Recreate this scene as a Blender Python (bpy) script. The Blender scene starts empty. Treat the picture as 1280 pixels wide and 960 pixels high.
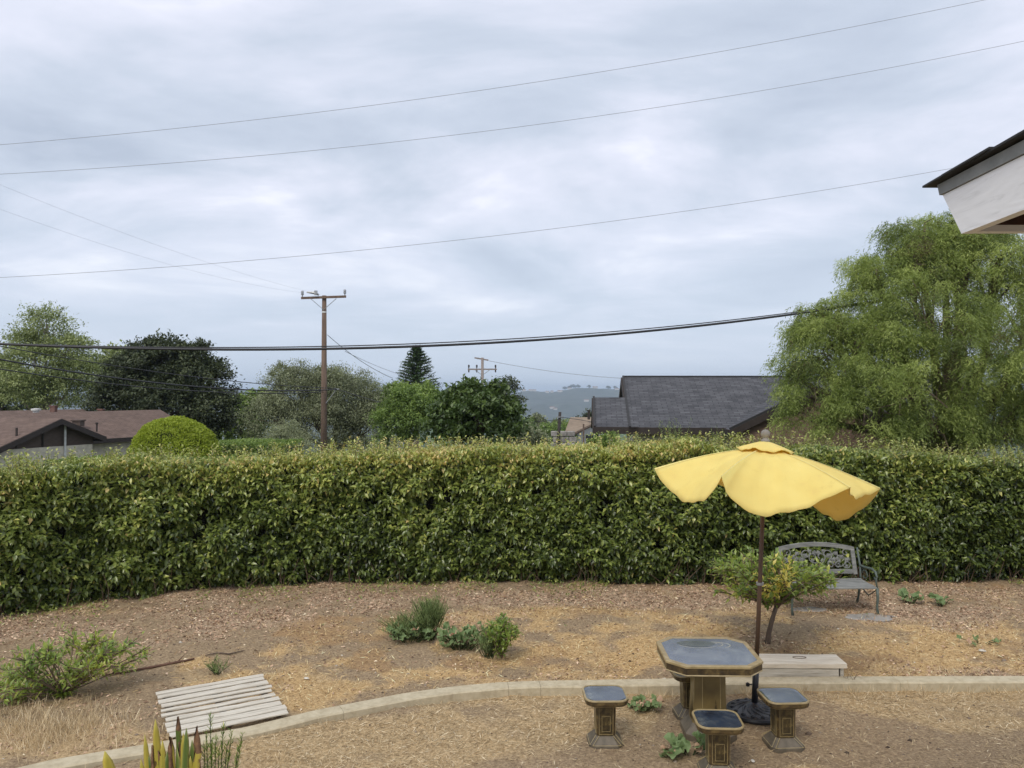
import bpy, math, random
import numpy as np
from mathutils import Vector, Matrix, Quaternion
R = math.radians
random.seed(7); rng = np.random.default_rng(7)
scn = bpy.context.scene
COL = scn.collection

# ------------------------------------------------------------------ camera
CAMH = 3.0; F = 960.0; PITCH = math.atan(12/960)
cam_d = bpy.data.cameras.new('camera'); cam = bpy.data.objects.new('camera', cam_d); COL.objects.link(cam)
cam_d.sensor_width = 36; cam_d.lens = 36*F/1280; cam_d.clip_start = .05; cam_d.clip_end = 30000
cam.location = (0, 0, CAMH); cam.rotation_euler = (math.pi/2+PITCH, 0, 0)
scn.camera = cam
scn.render.resolution_x = 1024; scn.render.resolution_y = 768

# ------------------------------------------------------------------ world: thin overcast in front of a daylight sky
SUN_EL, SUN_AZ = R(50), R(205)      # azimuth clockwise from +Y
w = bpy.data.worlds.new('World'); scn.world = w; w.use_nodes = True
nt = w.node_tree; nt.nodes.clear(); N = nt.nodes.new; LK = nt.links.new
out = N('ShaderNodeOutputWorld'); mixs = N('ShaderNodeMixShader'); b1 = N('ShaderNodeBackground'); b2 = N('ShaderNodeBackground')
sky = N('ShaderNodeTexSky'); sky.sky_type = 'NISHITA'; sky.sun_disc = False
sky.sun_elevation = SUN_EL; sky.sun_rotation = SUN_AZ; sky.dust_density = 3
b1.inputs[1].default_value = .12; LK(sky.outputs[0], b1.inputs[0])
tc = N('ShaderNodeTexCoord'); sep = N('ShaderNodeSeparateXYZ'); LK(tc.outputs['Generated'], sep.inputs[0])
mx = N('ShaderNodeMath'); mx.operation = 'MAXIMUM'; LK(sep.outputs[2], mx.inputs[0]); mx.inputs[1].default_value = 0.0
ad = N('ShaderNodeMath'); ad.operation = 'ADD'; LK(mx.outputs[0], ad.inputs[0]); ad.inputs[1].default_value = .17
dx = N('ShaderNodeMath'); dx.operation = 'DIVIDE'; LK(sep.outputs[0], dx.inputs[0]); LK(ad.outputs[0], dx.inputs[1])
dy = N('ShaderNodeMath'); dy.operation = 'DIVIDE'; LK(sep.outputs[1], dy.inputs[0]); LK(ad.outputs[0], dy.inputs[1])
cmb = N('ShaderNodeCombineXYZ'); LK(dx.outputs[0], cmb.inputs[0]); LK(dy.outputs[0], cmb.inputs[1])
mp = N('ShaderNodeMapping'); LK(cmb.outputs[0], mp.inputs[0]); mp.inputs['Location'].default_value = (.2, 17.5, 0)
mp.inputs['Rotation'].default_value = (0, 0, R(18)); mp.inputs['Scale'].default_value = (.7, .85, 1)
n1 = N('ShaderNodeTexNoise'); n1.inputs['Scale'].default_value = 1.35; n1.inputs['Detail'].default_value = 8; n1.inputs['Roughness'].default_value = .56
n1.inputs['Distortion'].default_value = .35; LK(mp.outputs[0], n1.inputs[0])
cr = N('ShaderNodeValToRGB'); e = cr.color_ramp.elements
e[0].position = .33; e[0].color = (.42, .475, .575, 1); e[1].position = .70; e[1].color = (.96, .95, 1.0, 1)
q = e.new(.45); q.color = (.515, .57, .67, 1); q = e.new(.57); q.color = (.68, .705, .81, 1)
LK(n1.outputs[0], cr.inputs[0])
# towards the horizon the cloud layer is seen edge-on and evens out
hz = N('ShaderNodeMapRange'); LK(mx.outputs[0], hz.inputs[0]); hz.inputs[1].default_value = .0; hz.inputs[2].default_value = .26; hz.clamp = True
cm = N('ShaderNodeMix'); cm.data_type = 'RGBA'; LK(hz.outputs[0], cm.inputs[0]); cm.inputs[6].default_value = (.545, .62, .735, 1); LK(cr.outputs[0], cm.inputs[7])
LK(cm.outputs[2], b2.inputs[0]); b2.inputs[1].default_value = 1.0
mixs.inputs[0].default_value = .93; LK(b1.outputs[0], mixs.inputs[1]); LK(b2.outputs[0], mixs.inputs[2]); LK(mixs.outputs[0], out.inputs[0])

sd = bpy.data.lights.new('sun', 'SUN'); so = bpy.data.objects.new('sun', sd); COL.objects.link(so)
sd.energy = 1.5; sd.angle = R(24); sd.color = (1, .93, .81)
sv = Vector((math.sin(SUN_AZ)*math.cos(SUN_EL), math.cos(SUN_AZ)*math.cos(SUN_EL), math.sin(SUN_EL)))
so.rotation_euler = sv.to_track_quat('Z', 'Y').to_euler(); so.location = (0, 0, 30)
scn.view_settings.view_transform = 'Standard'; scn.view_settings.look = 'None'; scn.view_settings.gamma = 1
scn.view_settings.exposure = .36
scn.render.engine = 'CYCLES'
scn.cycles.max_bounces = 6; scn.cycles.transparent_max_bounces = 8; scn.cycles.volume_bounces = 1

# ------------------------------------------------------------------ measuring helpers (photo pixel + distance -> place)
def P(px, py, d):
    u = (px-640)/F; v = (480-py)/F
    y = math.cos(PITCH)-v*math.sin(PITCH); z = v*math.cos(PITCH)+math.sin(PITCH)
    return Vector((u*d/y, d, CAMH+z*d/y))
def G(px, py, z=0.):
    p = P(px, py, 1.0); k = (z-CAMH)/(p.z-CAMH); return Vector((p.x*k, k, z))

# ------------------------------------------------------------------ noise
def _h(i, j, k, s):
    n = (i*374761393 + j*668265263 + k*1274126177 + s*974634777) & 0xffffffff
    n = ((n ^ (n >> 13))*1274126177) & 0xffffffff
    return ((n ^ (n >> 16)) & 0xffff)/65535.0
def vnoise(p, s=0):
    p = np.asarray(p, float); f = np.floor(p).astype(np.int64); t = p-f; t = t*t*(3-2*t)
    r = 0
    for a in (0, 1):
        for b in (0, 1):
            for c in (0, 1):
                wt = (t[:, 0] if a else 1-t[:, 0])*(t[:, 1] if b else 1-t[:, 1])*(t[:, 2] if c else 1-t[:, 2])
                r = r+wt*_h(f[:, 0]+a, f[:, 1]+b, f[:, 2]+c, s)
    return r
def fbm(p, o=3, s=0):
    r = 0; a = .5; q = np.asarray(p, float).copy(); t = 0
    for i in range(o):
        r = r+a*vnoise(q, s+i*17); t += a; a *= .5; q = q*2.03+5.1
    return r/t
def n2(x, y, sc, o=3, s=0):
    x = np.asarray(x, float); y = np.asarray(y, float)
    return fbm(np.stack([x.ravel()*sc, y.ravel()*sc, np.zeros(x.size)], 1), o, s).reshape(x.shape)

# ------------------------------------------------------------------ objects
def tag(o, label=None, cat=None, group=None, kind=None):
    if label: o['label'] = label
    if cat: o['category'] = cat
    if group: o['group'] = group
    if kind: o['kind'] = kind
    return o
def empty(name, loc, label=None, cat=None, group=None, kind=None, rz=0):
    o = bpy.data.objects.new(name, None); COL.objects.link(o); o.location = loc; o.rotation_euler[2] = rz
    o.empty_display_size = .2
    return tag(o, label, cat, group, kind)
def link(name, me, mats, parent=None, kind=None):
    for m in (mats if isinstance(mats, (list, tuple)) else [mats]): me.materials.append(m)
    o = bpy.data.objects.new(name, me); COL.objects.link(o)
    if parent: o.parent = parent
    if kind: o['kind'] = kind
    return o
class MB:
    def __init__(s): s.v = []; s.f = []; s.m = []
    def add(s, vs, fs, mi=0):
        k = len(s.v); s.v += [tuple(v) for v in vs]; s.f += [tuple(i+k for i in f) for f in fs]; s.m += [mi]*len(fs); return s
    def box(s, c, d, rz=0, M=None, mi=0, bev=0.):
        hx, hy, hz = d[0]/2, d[1]/2, d[2]/2
        if bev > 0:
            b = min(bev, hx*.9, hy*.9, hz*.9)
            rings = [(-hz, b), (-hz+b, 0), (hz-b, 0), (hz, b)]; vs = []
            for z, i in rings:
                ax, ay = hx-i, hy-i; k = b*.0+ (b if i == 0 else b*.5)
                vs += [(-ax+k, -ay, z), (ax-k, -ay, z), (ax, -ay+k, z), (ax, ay-k, z), (ax-k, ay, z), (-ax+k, ay, z), (-ax, ay-k, z), (-ax, -ay+k, z)]
            fs = [tuple(range(7, -1, -1)), tuple(range(24, 32))]
            for r in range(3):
                for i in range(8):
                    j = (i+1) % 8; fs.append((r*8+i, r*8+j, r*8+8+j, r*8+8+i))
        else:
            vs = [(-hx, -hy, -hz), (hx, -hy, -hz), (hx, hy, -hz), (-hx, hy, -hz), (-hx, -hy, hz), (hx, -hy, hz), (hx, hy, hz), (-hx, hy, hz)]
            fs = [(3, 2, 1, 0), (4, 5, 6, 7), (0, 1, 5, 4), (1, 2, 6, 5), (2, 3, 7, 6), (3, 0, 4, 7)]
        T = Matrix.Translation(c) @ (M if M is not None else Matrix.Rotation(rz, 4, 'Z'))
        return s.add([T @ Vector(v) for v in vs], fs, mi)
    def loft(s, rings, mis=None, cap=True, closed=True):
        k = 0; vs = []; fs = []; n = len(rings[0])
        for r in rings: vs += list(r)
        base = len(s.v); s.v += [tuple(v) for v in vs]
        for r in range(len(rings)-1):
            for i in range(n if closed else n-1):
                j = (i+1) % n; s.f.append((base+r*n+i, base+r*n+j, base+r*n+n+j, base+r*n+n+i)); s.m.append(mis[r] if mis else 0)
        if cap and closed:
            s.f.append(tuple(base+i for i in range(n-1, -1, -1))); s.m.append(mis[0] if mis else 0)
            L = base+(len(rings)-1)*n; s.f.append(tuple(L+i for i in range(n))); s.m.append(mis[-1] if mis else 0)
        return s
    def tube(s, pts, rad, n=6, mi=0):
        pts = [Vector(p) for p in pts]
        if not isinstance(rad, (list, tuple)): rad = [rad]*len(pts)
        rings = []; up = None
        for i, p in enumerate(pts):
            t = (pts[min(i+1, len(pts)-1)]-pts[max(i-1, 0)])
            if t.length < 1e-9: t = Vector((0, 0, 1))
            t.normalize()
            if up is None: up = t.orthogonal().normalized()
            else:
                up = up-t*up.dot(t)
                up = up.normalized() if up.length > 1e-6 else t.orthogonal().normalized()
            b = t.cross(up)
            rings.append([p+(up*math.cos(2*math.pi*k/n)+b*math.sin(2*math.pi*k/n))*rad[i] for k in range(n)])
        return s.loft(rings, [mi]*len(rings))
    def lathe(s, prof, n=24, c=(0, 0, 0), mi=0):
        return s.loft([[(c[0]+r*math.cos(2*math.pi*k/n), c[1]+r*math.sin(2*math.pi*k/n), c[2]+z) for k in range(n)] for r, z in prof], [mi]*len(prof))
    def build(s, name, mats, parent=None, smooth=False, kind=None):
        me = bpy.data.meshes.new(name); me.from_pydata(s.v, [], s.f)
        me.polygons.foreach_set('material_index', s.m)
        if smooth: me.polygons.foreach_set('use_smooth', [True]*len(s.f))
        me.update(); o = link(name, me, mats, parent, kind)
        return o
def np_mesh(name, V, tris, attrs, mats, parent=None, kind=None, smooth=False, quads=False):
    """V (n,3), tris (m,3|4), attrs {name: per-vertex float array}"""
    me = bpy.data.meshes.new(name); k = tris.shape[1]; m = len(tris)
    me.vertices.add(len(V)); me.vertices.foreach_set('co', np.asarray(V, np.float32).ravel())
    me.loops.add(m*k); me.loops.foreach_set('vertex_index', np.asarray(tris, np.int32).ravel())
    me.polygons.add(m); me.polygons.foreach_set('loop_start', np.arange(m, dtype=np.int32)*k)
    if smooth: me.polygons.foreach_set('use_smooth', np.ones(m, bool))
    for nm, a in attrs.items():
        at = me.attributes.new(nm, 'FLOAT', 'POINT'); at.data.foreach_set('value', np.asarray(a, np.float32))
    me.update(calc_edges=True); me.validate()
    return link(name, me, mats, parent, kind)
def nrm(a): return a/(np.linalg.norm(a, axis=1, keepdims=True)+1e-9)
def leaves(name, Pp, D, Nn, L, W, c, mat, parent=None, kind='stuff', shape=5, curl=.18, fold=.22):
    """a cloud of separate leaves: Pp base points, D directions, Nn approximate upper-face normals"""
    n = len(Pp); D = nrm(D); S = nrm(np.cross(D, Nn)); U = np.cross(S, D)
    L = np.broadcast_to(L, (n,))[:, None]; W = np.broadcast_to(W, (n,))[:, None]
    if shape == 3:
        V = np.stack([Pp-S*W*.5, Pp+S*W*.5, Pp+D*L], 1); T = np.array([[0, 1, 2]]); k = 3
    elif shape == 4:
        m = Pp+D*L*.45-U*L*curl*.42; V = np.stack([Pp, m-S*W*.5+U*W*fold, Pp+D*L-U*L*curl, m+S*W*.5+U*W*fold], 1); T = np.array([[0, 1, 2], [0, 2, 3]]); k = 4
    else:
        m = Pp+D*L*.45; V = np.stack([Pp, m-S*W*.5+U*W*fold, m, m+S*W*.5+U*W*fold, Pp+D*L-U*L*curl], 1)
        T = np.array([[0, 2, 1], [0, 3, 2], [1, 2, 4], [2, 3, 4]]); k = 5
    tris = (np.arange(n)[:, None, None]*k+T[None]).reshape(-1, 3)
    cc = np.repeat(np.broadcast_to(c, (n,)), k)
    return np_mesh(name, V.reshape(-1, 3), tris, {'c': cc}, mat, parent, kind)
def rdir(n): return nrm(rng.normal(size=(n, 3)))

# ------------------------------------------------------------------ materials
def newmat(name):
    m = bpy.data.materials.new(name); m.use_nodes = True; t = m.node_tree; t.nodes.clear()
    o = t.nodes.new('ShaderNodeOutputMaterial'); p = t.nodes.new('ShaderNodeBsdfPrincipled'); t.links.new(p.outputs[0], o.inputs[0])
    return m, t, p, o
def ramp(t, stops, fac):
    c = t.nodes.new('ShaderNodeValToRGB'); e = c.color_ramp.elements
    e[0].position, e[0].color = stops[0][0], (*stops[0][1], 1); e[1].position, e[1].color = stops[-1][0], (*stops[-1][1], 1)
    for p, col in stops[1:-1]: x = e.new(p); x.color = (*col, 1)
    t.links.new(fac, c.inputs[0]); return c.outputs[0]
def noise(t, scale, detail=4, rough=.55, dist=0, stretch=None, coord='Object', vec=None):
    n = t.nodes.new('ShaderNodeTexNoise'); n.inputs['Scale'].default_value = scale; n.inputs['Detail'].default_value = detail
    n.inputs['Roughness'].default_value = rough; n.inputs['Distortion'].default_value = dist
    if vec is None:
        tc = t.nodes.new('ShaderNodeTexCoord'); vec = tc.outputs[coord]
    if stretch:
        mp = t.nodes.new('ShaderNodeMapping'); mp.inputs['Scale'].default_value = stretch; t.links.new(vec, mp.inputs[0]); vec = mp.outputs[0]
    t.links.new(vec, n.inputs[0]); return n.outputs[0]
def mix(t, a, b, f, mode='MIX'):
    n = t.nodes.new('ShaderNodeMix'); n.data_type = 'RGBA'; n.blend_type = mode
    for k, v in ((0, f), (6, a), (7, b)):
        if hasattr(v, 'links'): t.links.new(v, n.inputs[k])
        elif k == 0: n.inputs[0].default_value = v
        else: n.inputs[k].default_value = (*v, 1)
    return n.outputs[2]
def bump(t, p, h, strength=.4, dist=.01):
    b = t.nodes.new('ShaderNodeBump'); b.inputs['Strength'].default_value = strength; b.inputs['Distance'].default_value = dist
    t.links.new(h, b.inputs['Height']); t.links.new(b.outputs[0], p.inputs['Normal'])
def M(name, stops, scale=8, rough=.7, bs=.3, bd=.005, stretch=None, detail=5, spec=.5, dist=0, metal=0, coord='Object'):
    m, t, p, o = newmat(name)
    if isinstance(stops[0], (int, float)):
        c = stops; stops = [(.3, tuple(x*.78 for x in c)), (.7, tuple(min(1, x*1.2) for x in c))]
    f = noise(t, scale, detail, .6, dist, stretch, coord)
    t.links.new(ramp(t, stops, f), p.inputs['Base Color']); p.inputs['Roughness'].default_value = rough
    p.inputs['Specular IOR Level'].default_value = spec; p.inputs['Metallic'].default_value = metal
    if bs: bump(t, p, noise(t, scale*3, detail, .6, 0, stretch, coord), bs, bd)
    return m
def leafmat(name, stops, rough=.45, spec=.4, trans=.3):
    m, t, p, o = newmat(name)
    a = t.nodes.new('ShaderNodeAttribute'); a.attribute_name = 'c'
    c = ramp(t, stops, a.outputs['Fac'])
    t.links.new(c, p.inputs['Base Color']); p.inputs['Roughness'].default_value = rough; p.inputs['Specular IOR Level'].default_value = spec
    if trans:
        tr = t.nodes.new('ShaderNodeBsdfTranslucent'); g = mix(t, c, (1.0, 1.0, .35), .25, 'MULTIPLY')
        g2 = t.nodes.new('ShaderNodeHueSaturation'); g2.inputs['Value'].default_value = 1.5; t.links.new(g, g2.inputs['Color']); t.links.new(g2.outputs[0], tr.inputs[0])
        ms = t.nodes.new('ShaderNodeMixShader'); ms.inputs[0].default_value = trans
        t.links.new(p.outputs[0], ms.inputs[1]); t.links.new(tr.outputs[0], ms.inputs[2]); t.links.new(ms.outputs[0], o.inputs[0])
    return m
bark = M('bark', [(.3, (.07, .05, .035)), (.7, (.2, .15, .11))], 9, .9, .8, .02, (1, 1, .25))
bark_pale = M('bark_pale', [(.3, (.25, .2, .15)), (.7, (.5, .45, .38))], 5, .9, .6, .02, (1, 1, .4))
twig = M('twig', [(.3, (.09, .065, .045)), (.7, (.22, .16, .11))], 20, .9, .4)
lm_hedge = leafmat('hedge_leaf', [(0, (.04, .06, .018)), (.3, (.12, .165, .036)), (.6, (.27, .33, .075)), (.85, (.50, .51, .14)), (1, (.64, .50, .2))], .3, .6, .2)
lm_oak = leafmat('oak_leaf', [(0, (0.0308, 0.0418, 0.0198)), (.5, (0.0605, 0.0792, 0.033)), (1, (0.121, 0.143, 0.0605))], .5, .4, .15)
lm_pale = leafmat('pale_green_leaf', [(0, (0.096, 0.12, 0.048)), (.5, (0.228, 0.276, 0.102)), (1, (0.432, 0.48, 0.216))], .5, .4, .3)
lm_olive = leafmat('olive_leaf', [(0, (0.1, 0.112, 0.0625)), (.5, (0.213, 0.237, 0.131)), (1, (0.375, 0.413, 0.237))], .55, .4, .2)
lm_bright = leafmat('bright_leaf', [(0, (0.069, 0.103, 0.0287)), (.5, (0.161, 0.241, 0.0575)), (1, (0.31, 0.402, 0.103))], .5, .4, .3)
lm_gloss = leafmat('glossy_leaf', [(0, (.03, .05, .015)), (.5, (.07, .115, .03)), (1, (.18, .25, .07))], .42, .45, .25)
lm_conifer = leafmat('conifer_needle', [(0, (.04, .075, .03)), (1, (.11, .18, .065))], .6, .3, .2)
lm_pepper = leafmat('pepper_leaf', [(0, (.12, .105, .04)), (.12, (0.0784, 0.112, 0.0314)), (.5, (0.213, 0.274, 0.0672)), (1, (0.448, 0.515, 0.157))], .5, .35, .35)
lm_dome = leafmat('topiary_leaf', [(0, (.15, .20, .02)), (.5, (.30, .37, .04)), (1, (.47, .53, .09))], .5, .3, .35)
lm_citrus = leafmat('citrus_leaf', [(0, (.06, .10, .02)), (.4, (.16, .25, .05)), (.85, (.38, .45, .09)), (.93, (.7, .6, .12)), (1, (.8, .7, .2))], .35, .6, .35)
lm_weed = leafmat('weed_leaf', [(0, (.10, .15, .05)), (.6, (.22, .30, .11)), (1, (.40, .45, .19))], .6, .3, .3)
lm_straw = leafmat('dry_grass', [(0, (0.178, 0.124, 0.0726)), (.35, (0.423, 0.313, 0.176)), (.7, (0.667, 0.529, 0.321)), (1, (0.89, 0.767, 0.539))], .8, .2, 0)
lm_gold = leafmat('golden_grass', [(0, (0.273, 0.171, 0.0768)), (.4, (0.545, 0.377, 0.176)), (.75, (0.773, 0.583, 0.307)), (1, (0.837, 0.81, 0.515))], .8, .2, 0)
lm_litter = leafmat('fallen_leaf', [(0, (0.112, 0.0647, 0.0421)), (.3, (0.299, 0.188, 0.116)), (.6, (0.573, 0.389, 0.264)), (.85, (0.822, 0.624, 0.443)), (1, (0.9, 0.846, 0.59))], .7, .3, 0)

# ------------------------------------------------------------------ lay of the land
KF = [(67, 960), (187, 946-6), (312, 918), (400, 896), (451, 886), (512, 874), (569, 866), (625, 860.6), (681, 858.5), (726, 858), (830, 856), (937, 854), (1080, 853), (1280, 852.5)]
kp = [G(a, b, .10) for a, b in KF]
kx = [-9.0, -6.2, -4.6]+[p.x for p in kp]+[8.0, 12.0]; ky = [3.2, 4.35, 5.25]+[p.y for p in kp]+[7.72, 7.75]
def kerb_y(x): return np.interp(x, kx, ky)
def TZ(x, y):
    x = np.asarray(x, float); y = np.asarray(y, float); k = kerb_y(x)
    up = .065*np.clip((y-k-.06)/.08, 0, 1)
    far = np.interp(y, [13.2, 17, 24, 45, 70, 110, 180, 400, 1200, 3000, 9000], [0, -.55, -1.0, -2.4, -5.5, -13, -24, -45, -95, -120, -125])
    lev = np.where(y < k, .062*np.clip(-x/2.2, 0, 1)*np.exp(-np.clip((k-y)/.55, 0, 5)**2), 0)
    return up+far+lev
TZ1 = lambda x, y: float(TZ(x, y))
# hints of where the dry ground is bare, straw-covered, reddish or leaf-littered (measured from the photo)
spots = dict(
 straw=[(60, 925, 140, 34), (420, 930, 150, 40), (1150, 880, 140, 22), (370, 860, 60, 16), (300, 850, 60, 14), (690, 810, 90, 22), (1100, 815, 90, 20), (60, 925, 80, 22), (760, 900, 90, 16), (1230, 900, 60, 20), (560, 925, 90, 30), (800, 775, 80, 14), (460, 855, 60, 16), (1090, 940, 60, 10)],
 gold=[(380, 860, 90, 28), (740, 815, 110, 30), (1110, 815, 120, 24), (300, 850, 50, 14), (690, 760, 60, 10), (880, 800, 60, 20), (1180, 790, 90, 14)],
 red=[(420, 800, 80, 18), (1180, 820, 70, 12), (700, 768, 90, 8), (330, 790, 50, 10), (470, 830, 40, 12)],
 pale=[(90, 925, 170, 45), (160, 885, 70, 20)],
 litter=[(40, 800, 110, 28), (250, 775, 140, 22), (430, 755, 120, 14), (640, 750, 200, 9), (960, 800, 60, 14), (1180, 768, 120, 14), (1060, 750, 80, 12), (200, 800, 90, 18), (820, 755, 90, 9)],
 bare=[(660, 828, 70, 20), (130, 900, 110, 14), (700, 790, 60, 8), (1080, 925, 170, 22), (850, 935, 150, 18), (1010, 800, 30, 12), (730, 800, 50, 8), (440, 790, 40, 8), (160, 880, 60, 10)])
def hint(kind, x, y, z=0.05):
    px = 640+F*x/np.maximum(y, .5); py = 492+F*(CAMH-z)/np.maximum(y, .5); r = 0
    for a, b, sx, sy in spots[kind]: r = r+np.exp(-((px-a)/sx)**2-((py-b)/sy)**2)
    return np.where((y > 4.5) & (y < 13), np.clip(r, 0, 1), 0)
def masks(x, y):
    lawn = (y < kerb_y(x)).astype(float)
    a = n2(x, y, .9, 4, 3); b = n2(x, y, 2.6, 3, 9); c = n2(x, y, .6, 3, 21)
    straw = np.clip((a*.6+b*.4-.5)*4.6+.28+.55*hint('straw', x, y)+.3*hint('gold', x, y)-.75*hint('bare', x, y), 0, 1)
    gold = np.clip((1-lawn)*((b-.5)*2.6+(a-.5)*1.6+.35+.6*hint('gold', x, y)+.3*hint('red', x, y)-.5*hint('litter', x, y)-1.2*hint('pale', x, y)), 0, 1)
    litter = np.clip((1-lawn)*(hint('litter', x, y)*.75+np.clip((y-10.4)*.45, 0, .4)+(a-.5)*2.0+(b-.5)*1.4), 0, 1)
    red = np.clip((1-lawn)*(hint('red', x, y)*(.4+b)+(c-.55)*2.5+(n2(x, y, 1.9, 3, 44)-.56)*3), 0, 1)
    return lawn, straw, gold, litter, red
def axis(lo, hi, st, a, b, g):
    xs = list(np.arange(lo, hi, st)); d = st; x = xs[-1]
    while x < b: d *= g; x += d; xs.append(x)
    d = st; x = lo; L = []
    while x > a: d *= g; x -= d; L.append(x)
    return np.array(L[::-1]+xs)
gx = axis(-9, 10, .05, -9000, 9000, 1.16); gy = axis(4, 13.4, .05, -60, 9000, 1.12)
GX, GY = np.meshgrid(gx, gy); GZ = TZ(GX, GY)
near = (GY < 14) & (GY > 3) & (abs(GX) < 11)
GZ = GZ+np.where(near, (n2(GX, GY, 1.3, 3, 5)-.5)*.05+(n2(GX, GY, 9, 3, 6)-.5)*.03+(n2(GX, GY, 3.7, 2, 8)-.5)*.03, 0)
GZ = np.where(abs(GY-kerb_y(GX)-.09) < .10, np.minimum(GZ, .055), GZ)
GZ = np.where((GY < kerb_y(GX)+.03) & near, np.minimum(GZ, .03+.055*np.clip(-GX/2.2, 0, 1)), GZ)
hh, ww = GX.shape; idx = np.arange(hh*ww).reshape(hh, ww)
quads = np.stack([idx[:-1, :-1], idx[:-1, 1:], idx[1:, 1:], idx[1:, :-1]], -1).reshape(-1, 4)
la, stw, gld, lit, rd = masks(GX.ravel(), GY.ravel())
gm, t, p, o = newmat('dry_ground')
at = lambda nme: (lambda a: (setattr(a, 'attribute_name', nme), a.outputs['Fac'])[1])(t.nodes.new('ShaderNodeAttribute'))
fine = noise(t, 38, 8, .72); mid = noise(t, 7, 6, .65); fine2 = noise(t, 95, 5, .7)
dirt = ramp(t, [(.3, (0.17, 0.122, 0.075)), (.5, (0.34, 0.249, 0.156)), (.68, (0.56, 0.425, 0.266))], fine)
strawc = ramp(t, [(.3, (0.243, 0.169, 0.0901)), (.5, (0.512, 0.369, 0.203)), (.7, (0.793, 0.604, 0.36))], fine)
goldc = ramp(t, [(.3, (0.265, 0.163, 0.0787)), (.5, (0.568, 0.384, 0.189)), (.7, (0.837, 0.643, 0.352))], fine)
litc = ramp(t, [(.3, (0.136, 0.0947, 0.0606)), (.5, (0.437, 0.313, 0.208)), (.72, (0.837, 0.698, 0.484))], fine2)
wildc = ramp(t, [(.3, (.03, .04, .018)), (.5, (.06, .075, .03)), (.7, (.13, .13, .06))], noise(t, .9, 8, .7))
redc = ramp(t, [(.3, (0.214, 0.138, 0.0785)), (.7, (0.562, 0.372, 0.196))], fine)
def soft(a):
    m_ = t.nodes.new('ShaderNodeMath'); m_.operation = 'ADD'; t.links.new(a, m_.inputs[0]); t.links.new(mid, m_.inputs[1])
    r_ = t.nodes.new('ShaderNodeMapRange'); r_.inputs[1].default_value = .75; r_.inputs[2].default_value = 1.25; t.links.new(m_.outputs[0], r_.inputs[0]); return r_.outputs[0]
c = mix(t, dirt, strawc, soft(at('straw'))); c = mix(t, c, goldc, soft(at('gold'))); c = mix(t, c, redc, soft(at('red'))); c = mix(t, c, litc, soft(at('litter'))); c = mix(t, c, wildc, at('wild'))
t.links.new(c, p.inputs['Base Color']); p.inputs['Roughness'].default_value = .95; p.inputs['Specular IOR Level'].default_value = .15
bump(t, p, fine, .9, .03)
ground = np_mesh('ground', np.stack([GX.ravel(), GY.ravel(), GZ.ravel()], 1), quads, {'straw': stw, 'gold': gld, 'litter': lit, 'red': rd, 'wild': np.clip((GY.ravel()-12.6)*1.5, 0, 1)}, gm, None, 'structure', True)

# ---- far hills with a few pale houses
hx = np.arange(-4200, 4200, 22.); hy = np.concatenate([np.arange(2500, 5000, 28.), [5400, 6500, 9000]])
HX, HY = np.meshgrid(hx, hy)
az = HX/HY*F+640
crest = np.interp(az, [-200, 0, 200, 300, 330, 500, 640, 662, 690, 705, 722, 745, 775, 900, 1100, 1400], [8, 14, 22, 30, 22, 5, 10, 19, 10, 21, 33, 31, 27, 40, 30, 20])
ridge = np.clip((HY-2600)/1500, 0, 1); prof = ridge**1.15
HZ = -122+prof*(122+crest)+(n2(HX, HY, .004, 4, 31)-.5)*70*np.clip(prof*3, 0, 1)*np.clip((1-prof)*4+.12, 0, 1)+(n2(HX, HY, .03, 3, 33)-.5)*9*prof
HZ = np.where(HY > 4150, HZ-(HY-4150)*.06, HZ)
hh2, ww2 = HX.shape; id2 = np.arange(hh2*ww2).reshape(hh2, ww2)
q2 = np.stack([id2[:-1, :-1], id2[:-1, 1:], id2[1:, 1:], id2[1:, :-1]], -1).reshape(-1, 4)
hm = M('hill_scrub', [(.3, (.015, .025, .015)), (.5, (.035, .045, .028)), (.66, (.07, .08, .05)), (.8, (.2, .18, .13))], .018, .95, .6, 8, None, 9)
np_mesh('distant_hills', np.stack([HX.ravel(), HY.ravel(), HZ.ravel()], 1), q2, {}, hm, None, 'structure', True)
def hill_z(x, y):
    j = int(np.argmin(abs(hx-x))); i = int(np.argmin(abs(hy-y))); return float(HZ[i, j])

# ---- kerb: a cast concrete edging in lengths, with joints
conc = M('concrete_edging', [(.25, (.36, .30, .20)), (.5, (.48, .415, .285)), (.75, (.57, .50, .36))], 14, .9, .5, .006, None, 8)
kerb = empty('kerb', (0, 0, 0), kind='structure')
joints = [-9, -6.4, -4.3, G(230, 930, .1).x, G(430, 890, .1).x, G(636, 860, .1).x, G(676, 858, .1).x, G(860, 855, .1).x, 3.9, 6.3, 8.6, 11.5]
for a, b in zip(joints[:-1], joints[1:]):
    m = MB(); n = max(2, int((b-a)/.1)); rings = []
    for i in range(n+1):
        x = a+.0015+(b-a-.003)*i/n; y = float(kerb_y(x)); dyx = float(kerb_y(x+.05)-kerb_y(x-.05))/.1
        nv = Vector((-dyx, 1, 0)).normalized(); o_ = Vector((x, y, 0)); j = (random.random()-.5)*.003; wj = .175
        wob = .004*math.sin(x*7.3)+j
        rings.append([o_+nv*(.0+wob)+Vector((0, 0, -.1)), o_+nv*wob+Vector((0, 0, .088)), o_+nv*(.014+wob)+Vector((0, 0, .1+j*.3)), o_+nv*(wj-.014)+Vector((0, 0, .102+j*.3)), o_+nv*wj+Vector((0, 0, .088)), o_+nv*wj+Vector((0, 0, -.1))])
    m.loft(rings); m.build('kerb_segment', conc, kerb)

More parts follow.
